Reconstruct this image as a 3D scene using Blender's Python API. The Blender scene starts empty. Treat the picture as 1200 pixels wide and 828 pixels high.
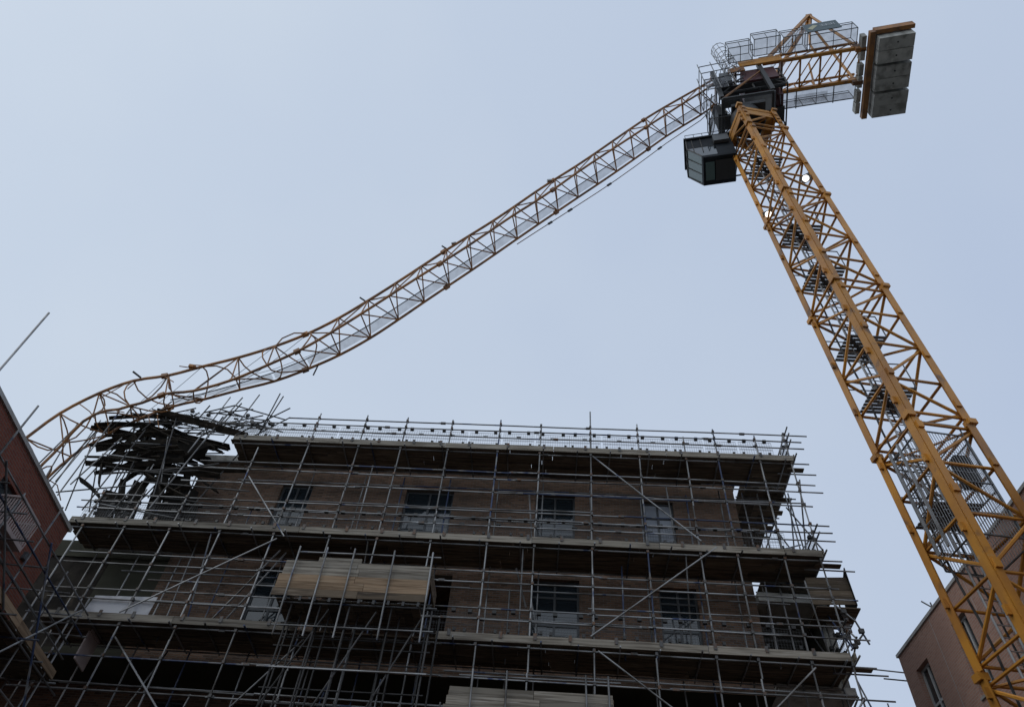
import bpy, math, random
from mathutils import Vector, Matrix
random.seed(7)
R = math.radians
scn = bpy.context.scene
col = scn.collection
# ---------------------------------------------------------------- camera
cam_d = bpy.data.cameras.new('camera'); cam = bpy.data.objects.new('camera', cam_d); col.objects.link(cam)
RX = Vector((0.99597, -0.05601, 0.07008)); RD = Vector((0.08761, 0.77541, -0.62535)); RF = Vector((-0.01931, 0.62897, 0.77719))
cam.matrix_world = Matrix(((RX.x, -RD.x, -RF.x, 0), (RX.y, -RD.y, -RF.y, 0), (RX.z, -RD.z, -RF.z, 1.6), (0, 0, 0, 1)))
cam_d.sensor_width = 36; cam_d.lens = 25.95; cam_d.clip_start = .05; cam_d.clip_end = 2000
scn.camera = cam
# ---------------------------------------------------------------- sky and sun
SUN_EL, SUN_AZ = 42, -115         # weak sun behind the cloud, to the left and behind the viewer
w = bpy.data.worlds.new('World'); scn.world = w; w.use_nodes = True
nt = w.node_tree; nt.nodes.clear()
out = nt.nodes.new('ShaderNodeOutputWorld'); bg = nt.nodes.new('ShaderNodeBackground'); bg.inputs[1].default_value = .1
sky = nt.nodes.new('ShaderNodeTexSky'); sky.sky_type = 'NISHITA'; sky.sun_disc = False
sky.sun_elevation = R(SUN_EL); sky.sun_rotation = R(SUN_AZ); sky.dust_density = 3
tc = nt.nodes.new('ShaderNodeTexCoord'); nz = nt.nodes.new('ShaderNodeTexNoise')
nz.inputs['Scale'].default_value = 1.6; nz.inputs['Detail'].default_value = 4; nz.inputs['Roughness'].default_value = .45
cr = nt.nodes.new('ShaderNodeValToRGB')
cr.color_ramp.elements[0].position = .36; cr.color_ramp.elements[0].color = (5.1, 6.15, 8.0, 1)
cr.color_ramp.elements[1].position = .68; cr.color_ramp.elements[1].color = (5.75, 6.75, 8.3, 1)
mx = nt.nodes.new('ShaderNodeMix'); mx.data_type = 'RGBA'; mx.inputs[0].default_value = .9
nt.links.new(tc.outputs['Generated'], nz.inputs['Vector']); nt.links.new(nz.outputs['Fac'], cr.inputs[0])
dt = nt.nodes.new('ShaderNodeVectorMath'); dt.operation = 'DOT_PRODUCT'; dt.inputs[1].default_value = (math.sin(R(SUN_AZ)), math.cos(R(SUN_AZ)), 0)     # cloud a little brighter towards the sun
gr = nt.nodes.new('ShaderNodeMapRange'); gr.inputs[1].default_value = -.8; gr.inputs[2].default_value = .8; gr.inputs[3].default_value = 0; gr.inputs[4].default_value = 1
gc = nt.nodes.new('ShaderNodeMix'); gc.data_type = 'RGBA'; gc.inputs[6].default_value = (.96, .95, .95, 1); gc.inputs[7].default_value = (1.27, 1.2, 1.06, 1)
sc = nt.nodes.new('ShaderNodeVectorMath'); sc.operation = 'MULTIPLY'
nt.links.new(tc.outputs['Generated'], dt.inputs[0]); nt.links.new(dt.outputs['Value'], gr.inputs[0]); nt.links.new(cr.outputs[0], sc.inputs[0]); nt.links.new(gr.outputs[0], gc.inputs[0]); nt.links.new(gc.outputs[2], sc.inputs[1])
nt.links.new(sky.outputs[0], mx.inputs[6]); nt.links.new(sc.outputs[0], mx.inputs[7])
nt.links.new(mx.outputs[2], bg.inputs[0]); nt.links.new(bg.outputs[0], out.inputs[0])
sl = bpy.data.lights.new('sun', 'SUN'); sl.energy = .5; sl.angle = R(25); sl.color = (1, .96, .9)
sun = bpy.data.objects.new('sun', sl); col.objects.link(sun)
sdir = Vector((math.sin(R(SUN_AZ)) * math.cos(R(SUN_EL)), math.cos(R(SUN_AZ)) * math.cos(R(SUN_EL)), math.sin(R(SUN_EL))))
sun.rotation_euler = sdir.to_track_quat('Z', 'Y').to_euler(); sun.location = (0, 0, 60)
scn.view_settings.view_transform = 'Standard'; scn.view_settings.look = 'None'; scn.view_settings.gamma = 1
scn.view_settings.exposure = 0
scn.render.engine = 'CYCLES'
# ---------------------------------------------------------------- materials
def mat(name, base, rough=.6, metal=0., var=(), scale=3., detail=4, bump=0., bscale=40., rnd=0., stretch=None, spec=.5):
    """base colour plus noise patches: var = [(colour, lo, hi), ...] mixed over it; rnd = per-object brightness spread"""
    m = bpy.data.materials.new(name); m.use_nodes = True
    t = m.node_tree; b = t.nodes['Principled BSDF']
    b.inputs['Roughness'].default_value = rough; b.inputs['Metallic'].default_value = metal
    b.inputs['Specular IOR Level'].default_value = spec
    c = t.nodes.new('ShaderNodeTexCoord'); src = c.outputs['Object']
    oi = t.nodes.new('ShaderNodeObjectInfo')
    off = t.nodes.new('ShaderNodeVectorMath'); off.operation = 'MULTIPLY_ADD'
    cmb = t.nodes.new('ShaderNodeCombineXYZ'); mu = t.nodes.new('ShaderNodeMath'); mu.operation = 'MULTIPLY'; mu.inputs[1].default_value = 37
    t.links.new(oi.outputs['Random'], mu.inputs[0])
    for i in range(3): t.links.new(mu.outputs[0], cmb.inputs[i])
    off.inputs[1].default_value = stretch or (1, 1, 1)
    t.links.new(src, off.inputs[0]); t.links.new(cmb.outputs[0], off.inputs[2]); src = off.outputs[0]
    rgb = t.nodes.new('ShaderNodeRGB'); rgb.outputs[0].default_value = (*base, 1); cur = rgb.outputs[0]
    for k, (vc, lo, hi) in enumerate(var):
        n = t.nodes.new('ShaderNodeTexNoise'); n.noise_dimensions = '4D'; n.inputs['W'].default_value = k * 5.3
        n.inputs['Scale'].default_value = scale * (1 + .7 * k); n.inputs['Detail'].default_value = detail
        t.links.new(src, n.inputs['Vector'])
        mr = t.nodes.new('ShaderNodeMapRange'); mr.inputs[1].default_value = lo; mr.inputs[2].default_value = hi
        t.links.new(n.outputs['Fac'], mr.inputs[0])
        x = t.nodes.new('ShaderNodeMix'); x.data_type = 'RGBA'; x.inputs[7].default_value = (*vc, 1)
        t.links.new(mr.outputs[0], x.inputs[0]); t.links.new(cur, x.inputs[6]); cur = x.outputs[2]
    if rnd:
        mr = t.nodes.new('ShaderNodeMapRange'); mr.inputs[3].default_value = 1 - rnd; mr.inputs[4].default_value = 1 + rnd
        t.links.new(oi.outputs['Random'], mr.inputs[0])
        x = t.nodes.new('ShaderNodeVectorMath'); x.operation = 'SCALE'
        t.links.new(cur, x.inputs[0]); t.links.new(mr.outputs[0], x.inputs['Scale']); cur = x.outputs[0]
    t.links.new(cur, b.inputs['Base Color'])
    if bump:
        n = t.nodes.new('ShaderNodeTexNoise'); n.inputs['Scale'].default_value = bscale; n.inputs['Detail'].default_value = 3
        t.links.new(src, n.inputs['Vector'])
        bp = t.nodes.new('ShaderNodeBump'); bp.inputs['Strength'].default_value = bump; bp.inputs['Distance'].default_value = .02
        t.links.new(n.outputs['Fac'], bp.inputs['Height']); t.links.new(bp.outputs[0], b.inputs['Normal'])
    return m
def brick_mat(name, c1, c2, mortar, stain):
    m = bpy.data.materials.new(name); m.use_nodes = True; t = m.node_tree; b = t.nodes['Principled BSDF']
    b.inputs['Roughness'].default_value = .9; b.inputs['Specular IOR Level'].default_value = .2
    c = t.nodes.new('ShaderNodeTexCoord'); sx = t.nodes.new('ShaderNodeSeparateXYZ'); t.links.new(c.outputs['Object'], sx.inputs[0])
    ad = t.nodes.new('ShaderNodeMath'); t.links.new(sx.outputs[0], ad.inputs[0]); t.links.new(sx.outputs[1], ad.inputs[1])
    cb = t.nodes.new('ShaderNodeCombineXYZ'); t.links.new(ad.outputs[0], cb.inputs[0]); t.links.new(sx.outputs[2], cb.inputs[1])
    br = t.nodes.new('ShaderNodeTexBrick'); br.inputs['Scale'].default_value = 1; br.inputs['Brick Width'].default_value = .225; br.inputs['Row Height'].default_value = .075
    br.inputs['Mortar Size'].default_value = .008; br.inputs['Color1'].default_value = (*c1, 1); br.inputs['Color2'].default_value = (*c2, 1); br.inputs['Mortar'].default_value = (*mortar, 1)
    t.links.new(cb.outputs[0], br.inputs['Vector'])
    n = t.nodes.new('ShaderNodeTexNoise'); n.inputs['Scale'].default_value = .8; n.inputs['Detail'].default_value = 5; t.links.new(c.outputs['Object'], n.inputs['Vector'])
    mr = t.nodes.new('ShaderNodeMapRange'); mr.inputs[1].default_value = .45; mr.inputs[2].default_value = .72; mr.inputs[4].default_value = .55; t.links.new(n.outputs['Fac'], mr.inputs[0])
    x = t.nodes.new('ShaderNodeMix'); x.data_type = 'RGBA'; x.inputs[7].default_value = (*stain, 1); t.links.new(mr.outputs[0], x.inputs[0]); t.links.new(br.outputs['Color'], x.inputs[6])
    t.links.new(x.outputs[2], b.inputs['Base Color'])
    bp = t.nodes.new('ShaderNodeBump'); bp.inputs['Strength'].default_value = .6; bp.inputs['Distance'].default_value = .01; bp.invert = True
    t.links.new(br.outputs['Fac'], bp.inputs['Height']); t.links.new(bp.outputs[0], b.inputs['Normal'])
    return m
def mesh_screen(name, c, alpha, cell=.05):
    """perforated sheet: square holes cut by a grid in the sheet's own coordinates"""
    m = bpy.data.materials.new(name); m.use_nodes = True; t = m.node_tree; b = t.nodes['Principled BSDF']
    b.inputs['Base Color'].default_value = (*c, 1); b.inputs['Roughness'].default_value = .6
    tx = t.nodes.new('ShaderNodeTexCoord'); n = t.nodes.new('ShaderNodeTexNoise'); n.inputs['Scale'].default_value = 3.5; n.inputs['Detail'].default_value = 5
    mr = t.nodes.new('ShaderNodeMapRange'); mr.inputs[1].default_value = .35; mr.inputs[2].default_value = .65; mr.inputs[3].default_value = alpha - .06; mr.inputs[4].default_value = alpha + .06
    t.links.new(tx.outputs['Object'], n.inputs['Vector']); t.links.new(n.outputs['Fac'], mr.inputs[0]); t.links.new(mr.outputs[0], b.inputs['Alpha'])
    return m
def glass_mat(name, base, rough=.06, spec=.5):
    m = bpy.data.materials.new(name); m.use_nodes = True; b = m.node_tree.nodes['Principled BSDF']
    b.inputs['Base Color'].default_value = (*base, 1); b.inputs['Roughness'].default_value = rough; b.inputs['IOR'].default_value = 1.6; b.inputs['Specular IOR Level'].default_value = spec
    b.inputs['Coat Weight'].default_value = .6; b.inputs['Coat Roughness'].default_value = .03
    return m
M = {}
M['tube'] = mat('galvanised_tube', (.26, .265, .27), .45, .5, [((.075, .07, .065), .46, .64), ((.04, .06, .13), .62, .68)], scale=.9, rnd=.35)
M['tube_blue'] = mat('blue_painted_tube', (.04, .06, .125), .5, .2, [((.2, .205, .21), .5, .58)], scale=1.6, rnd=.3)
M['coupler'] = mat('dark_coupler_steel', (.10, .10, .10), .6, .5, [((.14, .08, .05), .5, .65)], scale=5)
M['board'] = mat('weathered_scaffold_board', (.15, .118, .085), .9, 0, [((.07, .056, .044), .45, .62), ((.22, .18, .14), .56, .70)], scale=2.2, rnd=.35, bump=.15, stretch=(.35, 5, 5), spec=.2)
M['toe'] = mat('pale_toe_board', (.26, .238, .20), .9, 0, [((.13, .115, .095), .44, .62), ((.34, .32, .285), .56, .70)], scale=2.4, rnd=.28, bump=.15, stretch=(.3, 5, 7), spec=.2)
M['newboard'] = mat('new_ochre_timber', (.31, .222, .145), .9, 0, [((.18, .125, .08), .44, .62), ((.38, .30, .215), .56, .70)], scale=2.4, rnd=.22, bump=.12, stretch=(.3, .3, 7), spec=.2)
M['darkboard'] = mat('dark_broken_board', (.05, .042, .034), .95, 0, [((.022, .02, .018), .42, .6), ((.11, .09, .07), .58, .72)], scale=2.2, rnd=.5, bump=.2, stretch=(.5, 3, 5), spec=.1)  # patchy timber, much darker than the deck boards
M['clip'] = mat('black_plastic_clip', (.02, .02, .02), .5)
M['guard'] = mat('grey_guard_wire', (.06, .062, .066), .6, .3)
M['brick'] = brick_mat('brown_brick', (.21, .125, .082), (.10, .064, .046), (.17, .15, .13), (.075, .057, .045))
M['redbrick'] = brick_mat('red_brick', (.23, .075, .05), (.17, .055, .04), (.17, .13, .11), (.14, .055, .04))
M['pinkbrick'] = brick_mat('dusty_red_brick', (.42, .25, .195), (.34, .195, .155), (.38, .32, .28), (.31, .19, .155))
M['concrete'] = mat('grey_concrete', (.40, .40, .375), .9, 0, [((.22, .22, .20), .44, .66), ((.46, .45, .42), .55, .72)], scale=2.4, bump=.2, rnd=.14, stretch=(1, 1, .35))
M['render'] = mat('olive_render_panel', (.06, .06, .046), .95, 0, [((.035, .035, .028), .45, .7)], scale=.7, spec=.1)
M['coping'] = mat('pale_metal_coping', (.42, .41, .39), .5, .3, [((.28, .27, .25), .45, .7)], scale=1)
M['frame'] = mat('dark_grey_window_frame', (.06, .065, .07), .4)
M['whiteframe'] = mat('grey_white_window_frame', (.45, .46, .47), .4)
M['pane'] = glass_mat('dark_window_glass', (.02, .028, .035))
M['palepane'] = mat('pale_boarded_pane', (.30, .33, .38), .5, 0, [((.22, .25, .30), .45, .65)], scale=1.5)
M['orange'] = mat('crane_orange_paint', (.50, .222, .026), .48, 0, [((.36, .155, .03), .42, .66), ((.17, .085, .035), .58, .70), ((.42, .30, .16), .66, .76)], scale=1.1, detail=7, rnd=.2)
M['orange_dull'] = mat('weathered_shaded_orange', (.33, .145, .04), .6, 0, [((.16, .08, .04), .42, .64), ((.085, .058, .045), .56, .72)], scale=1.8, rnd=.15)  # weathered patches over a base darkened to paint in the boom's silhouette shade
M['steel'] = mat('dark_galvanised_steel', (.13, .14, .15), .5, .4, [((.07, .07, .07), .5, .7)], scale=2)
M['palesteel'] = mat('galvanised_ladder_steel', (.34, .35, .36), .45, .5, [((.2, .2, .2), .5, .7)], scale=2)
M['black'] = mat('black_steel', (.025, .026, .028), .5)
M['maroon'] = mat('maroon_cover', (.10, .03, .035), .5, 0, [((.06, .02, .025), .45, .65)], scale=2)
M['cab'] = mat('dark_blue_grey_cab_panel', (.02, .025, .032), .6, 0, [((.012, .015, .02), .45, .65)], scale=2, spec=.15)
M['cabglass'] = glass_mat('pale_green_cab_glass', (.10, .16, .16))
M['screen'] = mesh_screen('wire_mesh_screen', (.14, .145, .17), .36)
M['tube_dark'] = mat('darkened_tube', (.055, .055, .057), .65, .15, [((.025, .025, .025), .45, .6)], scale=1.5, rnd=.5)  # darkened copy of the tube; stands in for shade under the loading platform
M['walk'] = mesh_screen('walkway_grating', (.16, .165, .18), .40)
M['sign'] = mat('dark_teal_sign_board', (.05, .085, .10), .5)
M['signtext'] = mat('pale_sign_lettering', (.26, .30, .33), .5)
M['signlogo'] = mat('pale_yellow_sign_emblem', (.42, .42, .27), .5)
M['cable'] = mat('black_rubber_cable', (.015, .015, .015), .6)
M['balustrade'] = mat('pinkish_white_metal', (.46, .38, .36), .5, 0, [((.38, .31, .3), .45, .65)], scale=2)
M['sheet'] = mat('white_plastic_sheet', (.50, .51, .54), .5, 0, [((.34, .35, .38), .5, .7)], scale=2.5)
M['bluesheet'] = mat('blue_debris_net', (.05, .09, .17), .8)
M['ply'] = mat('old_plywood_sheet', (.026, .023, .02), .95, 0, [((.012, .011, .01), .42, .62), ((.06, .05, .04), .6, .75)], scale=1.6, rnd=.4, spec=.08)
M['ground'] = mat('courtyard_ground', (.065, .062, .056), .95, 0, [((.04, .039, .037), .4, .7), ((.10, .095, .085), .55, .75)], scale=.25, bump=.3, bscale=6)
def emit(name, c, s):
    m = bpy.data.materials.new(name); m.use_nodes = True; b = m.node_tree.nodes['Principled BSDF']
    b.inputs['Base Color'].default_value = (.8, .8, .8, 1); b.inputs['Emission Color'].default_value = (*c, 1); b.inputs['Emission Strength'].default_value = s
    return m
M['lamp'] = emit('lit_floodlight_lens', (1, .98, .93), 3)
# ---------------------------------------------------------------- mesh helpers
def frame(d, up=None):
    d = d.normalized(); up = up or (Vector((0, 0, 1)) if abs(d.z) < .92 else Vector((1, 0, 0)))
    x = d.cross(up).normalized(); return x, x.cross(d).normalized()
class MB:
    def __init__(s): s.v = []; s.f = []
    def _ring(s, p, x, y, r, n): 
        i = len(s.v)
        for k in range(n):
            a = 2 * math.pi * (k + .5) / n; s.v.append(p + x * (r * math.cos(a)) + y * (r * math.sin(a)))
        return i
    def path(s, pts, r, n=6):
        pts = [Vector(p) for p in pts]; prev = None; x0 = None
        for k, p in enumerate(pts):
            d = (pts[min(k + 1, len(pts) - 1)] - pts[max(k - 1, 0)])
            x, y = frame(d, x0.cross(d).normalized() if x0 and x0.cross(d).length > 1e-4 else None) if False else frame(d)
            if x0 and x.dot(x0) < 0: x, y = -x, -y
            x0 = x
            i = s._ring(p, x, y, r, n)
            if prev is None: s.f.append(tuple(range(i, i + n)))
            else:
                for q in range(n): s.f.append((prev + q, prev + (q + 1) % n, i + (q + 1) % n, i + q))
            prev = i
        s.f.append(tuple(range(prev + n - 1, prev - 1, -1)))
        return s
    def tube(s, a, b, r=.0242, n=6): return s.path([a, b], r, n)
    def beam(s, a, b, w, h, up=None):
        a = Vector(a); b = Vector(b); x, y = frame(b - a, up); i = len(s.v)
        for p in (a, b):
            for sx, sy in ((-1, -1), (1, -1), (1, 1), (-1, 1)): s.v.append(p + x * (sx * w / 2) + y * (sy * h / 2))
        s.f += [(i, i + 1, i + 2, i + 3), (i + 7, i + 6, i + 5, i + 4)] + [(i + k, i + 4 + k, i + 4 + (k + 1) % 4, i + (k + 1) % 4) for k in range(4)]
        return s
    def box(s, x0, x1, y0, y1, z0, z1, T=None):
        i = len(s.v)
        for z in (z0, z1):
            for x, y in ((x0, y0), (x1, y0), (x1, y1), (x0, y1)):
                p = Vector((x, y, z)); s.v.append(T(p) if T else p)
        s.f += [(i + 3, i + 2, i + 1, i), (i + 4, i + 5, i + 6, i + 7)] + [(i + k, i + (k + 1) % 4, i + 4 + (k + 1) % 4, i + 4 + k) for k in range(4)]
        return s
    def hexa(s, P):     # eight corners, bottom four then top four
        i = len(s.v); s.v += [Vector(p) for p in P]
        s.f += [(i + 3, i + 2, i + 1, i), (i + 4, i + 5, i + 6, i + 7)] + [(i + k, i + (k + 1) % 4, i + 4 + (k + 1) % 4, i + 4 + k) for k in range(4)]
        return s
    def quad(s, a, b, c, d): i = len(s.v); s.v += [Vector(a), Vector(b), Vector(c), Vector(d)]; s.f.append((i, i + 1, i + 2, i + 3)); return s
    def slab(s, a, b, c, d, t):
        a, b, c, d = map(Vector, (a, b, c, d)); n = (b - a).cross(c - a).normalized() * t
        return s.hexa([a, b, c, d, a + n, b + n, c + n, d + n])
    def cyl(s, p, ax, r0, r1, L, n=20):
        p = Vector(p); ax = Vector(ax).normalized(); x, y = frame(ax)
        i = s._ring(p, x, y, r0, n); j = s._ring(p + ax * L, x, y, r1, n)
        for q in range(n): s.f.append((i + q, i + (q + 1) % n, j + (q + 1) % n, j + q))
        s.f += [tuple(range(i + n - 1, i - 1, -1)), tuple(range(j, j + n))]; return s
    def build(s, name, m, parent=None, kind=None, label=None):
        me = bpy.data.meshes.new(name); me.from_pydata([tuple(v) for v in s.v], [], s.f); me.validate(); me.update()
        me.materials.append(M[m]); return link(name, me, parent, kind, label)
def link(name, me, parent=None, kind=None, label=None):
    o = bpy.data.objects.new(name, me); col.objects.link(o)
    if parent: o.parent = parent
    if kind: o['kind'] = kind
    if label: o['label'] = label
    return o
def empty(name, label, cat, M4=None, group=None):
    o = bpy.data.objects.new(name, None); col.objects.link(o); o.empty_display_size = .2
    if M4 is not None: o.matrix_world = M4
    return tag(o, label, cat, group)
def tag(o, label, cat, group=None):
    o['label'] = label; o['category'] = cat
    if group: o['group'] = group
    return o
rnd = random.uniform
def tubecol(): return 'tube_blue' if random.random() < .1 else 'tube'
# ---------------------------------------------------------------- ground
g = MB(); g.quad((-300, -300, 0), (300, -300, 0), (300, 300, 0), (-300, 300, 0)); g.build('ground', 'ground', None, 'structure')
# ---------------------------------------------------------------- frames of the end building: x = along the front, y = depth behind the outer standards
TH = math.atan(-.075)
FM = Matrix.Translation(Vector((-math.sin(TH), math.cos(TH), 0)) * 19) @ Matrix.Rotation(TH, 4, 'Z')
def wall_with_openings(mb, x0, x1, z0, z1, y, th, ops, P):
    """front wall sheet split round the openings, with reveals; P maps (x, y, z) to a point"""
    xs = sorted({x0, x1, *[o[0] for o in ops], *[o[1] for o in ops]}); zs = sorted({z0, z1, *[o[2] for o in ops], *[o[3] for o in ops]})
    for a, b in zip(xs, xs[1:]):
        for c, d in zip(zs, zs[1:]):
            mx_, mz = (a + b) / 2, (c + d) / 2
            if any(o[0] < mx_ < o[1] and o[2] < mz < o[3] for o in ops): continue
            mb.quad(P(a, y, c), P(b, y, c), P(b, y, d), P(a, y, d))
    for a, b, c, d in ops:
        mb.quad(P(a, y, c), P(a, y, d), P(a, y + th, d), P(a, y + th, c)); mb.quad(P(b, y, d), P(b, y, c), P(b, y + th, c), P(b, y + th, d))
        mb.quad(P(a, y, d), P(b, y, d), P(b, y + th, d), P(a, y + th, d)); mb.quad(P(a, y + th, c), P(b, y + th, c), P(b, y, c), P(a, y, c))
def window(parent, a, b, c, d, y, P, cols=2, rows=3, fm='frame', pm='pane', split=None, bar=.07):
    """frame with mullions and one pane per light"""
    fr = MB(); e = bar; rowz = split or [c + (d - c) * k / rows for k in range(rows + 1)]
    colx = [a + (b - a) * k / cols for k in range(cols + 1)]
    def bx(x0, x1, z0, z1, y0, y1): fr.hexa([P(x0, y0, z0), P(x1, y0, z0), P(x1, y1, z0), P(x0, y1, z0), P(x0, y0, z1), P(x1, y0, z1), P(x1, y1, z1), P(x0, y1, z1)])
    for k, x in enumerate(colx):
        xa = x if k == 0 else x - e / 2 if k < cols else x - e
        bx(xa, xa + e, c, d, y - .04, y + .04)
    for k, z in enumerate(rowz):
        za = z if k == 0 else z - e / 2 if k < len(rowz) - 1 else z - e
        bx(a + e, b - e, za, za + e, y - .035, y + .035)
    f = fr.build('window', fm, parent)
    for i in range(cols):
        for j in range(len(rowz) - 1):
            p = MB(); tl = rnd(-.006, .006); t2 = rnd(-.006, .006)
            p.quad(P(colx[i], y + tl, rowz[j]), P(colx[i + 1], y - tl, rowz[j]), P(colx[i + 1], y + t2, rowz[j + 1]), P(colx[i], y - t2, rowz[j + 1]))
            p.build('pane', pm, f)
    return f
# ---------------------------------------------------------------- end building under the scaffold
P0 = lambda x, y, z: (x, y, z)
bld = empty('brick_apartment_block', 'brown brick apartment block wrapped in scaffolding under the broken crane boom', 'building', FM)
WQ = 1.6
opsT = [(-10.05, -8.9, 16.3, 19.12), (-5.45, -3.7, 16.3, 19.12), (-.75, .65, 16.3, 19.15), (3.0, 4.1, 16.3, 19.05)]
opsM = [(-9.7, -8.25, 12.75, 15.6), (-.75, .8, 12.75, 15.65), (3.3, 4.5, 12.75, 15.55)]
opsL = [(-9.7, -8.25, 9.2, 11.9), (-5.4, -3.8, 9.2, 11.9), (-.75, .8, 9.2, 11.9), (3.3, 4.5, 9.2, 11.9), (-12.3, -11.2, 9.2, 11.9)]
opsG = [(-9.7, -8.25, 5.8, 8.4), (-.75, .8, 5.8, 8.4), (3.3, 4.5, 5.8, 8.4), (-5.2, -4.0, .1, 2.4)]
wl = MB()
wall_with_openings(wl, -13.35, 6.3, 15.9, 20.05, WQ, .25, opsT, P0)
wall_with_openings(wl, -12.85, 6.3, 12.2, 15.9, WQ, .25, opsM + [(-7.35, -3.3, 12.5, 15.6)], P0)
wall_with_openings(wl, -7.6, -3.1, 12.45, 15.65, 5.0, .2, [], P0); wl.quad((-7.36, WQ + .25, 12.45), (-7.36, 5.0, 12.45), (-7.36, 5.0, 15.65), (-7.36, WQ + .25, 15.65)); wl.quad((-3.29, WQ + .25, 12.45), (-3.29, 5.0, 12.45), (-3.29, 5.0, 15.65), (-3.29, WQ + .25, 15.65))  # deep opening added so the wall behind the platform goes dark
wl.quad((-7.6, WQ + .25, 15.65), (-3.1, WQ + .25, 15.65), (-3.1, 5.0, 15.65), (-7.6, 5.0, 15.65))
LQ = 3.4      # setback added so the slab puts the lower storeys in shade
wall_with_openings(wl, -19.5, 6.3, 8.95, 12.2, LQ, .25, opsL, P0)
wall_with_openings(wl, -19.5, 6.3, 0, 8.95, LQ, .25, opsG, P0)
wl.quad((6.3, WQ, 15.9), (6.3, 12, 15.9), (6.3, 12, 20.05), (6.3, WQ, 20.05))
wl.quad((6.3, WQ, 12.45), (6.3, 12, 12.45), (6.3, 12, 15.9), (6.3, WQ, 15.9)); wl.quad((6.3, LQ, 0), (6.3, 12, 0), (6.3, 12, 12.2), (6.3, LQ, 12.2))
wl.quad((-13.35, 12, 15.9), (-13.35, WQ, 15.9), (-13.35, WQ, 20.05), (-13.35, 12, 20.05))
wl.quad((-19.5, 12, 0), (-19.5, LQ, 0), (-19.5, LQ, 12.2), (-19.5, 12, 12.2))
wl.build('wall', 'brick', bld)
MB().box(-19.5, 6.29, WQ + .01, 12, 12.2, 12.44).build('floor_slab', 'render', bld)
MB().box(-19.5, -12.85, WQ + .05, 12, 15.66, 15.9).build('floor_slab', 'render', bld)
MB().box(-19.4, -14.9, WQ + .1, WQ + .3, 12.45, 15.66).build('infill_panel', 'ply', bld)
MB().box(-16.1, -13.37, WQ + .06, WQ + .3, 15.903, 16.85).build('parapet', 'render', bld); MB().box(-19.4, -16.103, WQ + .06, WQ + .3, 15.903, 16.3).build('parapet', 'render', bld)
MB().box(-14.897, -12.853, WQ + .1, WQ + .3, 12.45, 15.66).build('infill_panel', 'render', bld)
MB().box(-13.5, 6.45, WQ - .15, 12.1, 20.05, 20.3).build('roof', 'concrete', bld)
for i, (a, b, c, d) in enumerate(opsT):
    window(bld, a, b, c, d, WQ + .17, P0, 2, 3, 'frame', 'palepane' if i == 3 else 'pane', [c, c + 1.1, c + 2.1, d])
for i, (a, b, c, d) in enumerate(opsM):
    window(bld, a, b, c, d, WQ + .17, P0, 2, 4, 'frame', 'pane', [c, c + .75, c + 1.35, c + 2.3, d])
for a, b, c, d in opsL + opsG: window(bld, a, b, c, d, LQ + .17, P0, 2, 3)
for q_, (a, b, c, d) in [(WQ, o_) for o_ in opsT + opsM] + [(LQ, o_) for o_ in opsL + opsG]: MB().box(a - .08, b + .08, q_ - .06, q_ + .1, c - .09, c).build('window_sill', 'concrete', bld)
# corner balcony: slabs, post, back wall
MB().box(6.303, 8.45, WQ - .3, 7, 12.2, 12.43).build('balcony_slab', 'concrete', bld)
MB().box(6.303, 8.45, WQ - .3, 7, 15.05, 15.35).build('balcony_slab', 'concrete', bld)
MB().box(8.08, 8.33, 1.31, 1.56, 12.43, 15.05).build('balcony_post', 'concrete', bld)
MB().box(6.303, 8.4, 5.4, 5.6, 12.43, 15.05).build('balcony_back_wall', 'render', bld); MB().box(8.2, 8.38, 1.9, 5.39, 12.43, 15.05).build('balcony_shade_wall', 'render', bld)  # side wall added and back wall set deep to keep the balcony dark
# ---------------------------------------------------------------- main scaffold
scf = empty('scaffolding', 'tall tube and board scaffolding across the front of the brown brick block', 'scaffolding', FM)
coup = MB(); clips = MB()
def tb(name, a, b, parent=scf, m=None, r=.026): return MB().tube(a, b, r).build(name, m or tubecol(), parent)
STD = [-15.25, -13.85, -12.35, -10.7, -8.93, -7.12, -5.6, -3.9, -2.13, -.65, 1.14, 2.83, 4.43, 5.54, 6.95]
TOP = {-8.93: 21.25, -7.12: 21.25, -5.6: 21.2, -3.9: 21.15, -2.13: 21.25, -.65: 21.1, 1.14: 21.85, 2.83: 21.28, 4.43: 20.72, 5.54: 21.15, 6.95: 20.9}
LED = [(21.03, -10.1, 8.86), (20.72, -11.5, 8.6), (20.41, -11.5, 8.62), (19.64, -11.7, 8.62), (18.74, -12.6, 8.6), (18.43, -12.6, 8.78), (17.83, -12.9, 8.3),
       (17.05, -15.6, 8.62), (16.74, -15.9, 8.65), (16.45, -15.9, 8.66), (15.70, -16.0, 8.66), (14.73, -15.2, 8.3), (14.38, -15.2, 8.75), (13.5, -15.2, 8.3), (13.17, -15.0, 8.72),
       (12.36, -15.0, 8.65), (11.43, -14.6, 8.85), (10.5, -14.6, 8.5), (9.6, -14.6, 8.5), (8.7, -14.6, 8.4), (6.5, -14.6, 8.4), (4.4, -14.6, 8.4), (2.2, -14.6, 8.4)]
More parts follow.
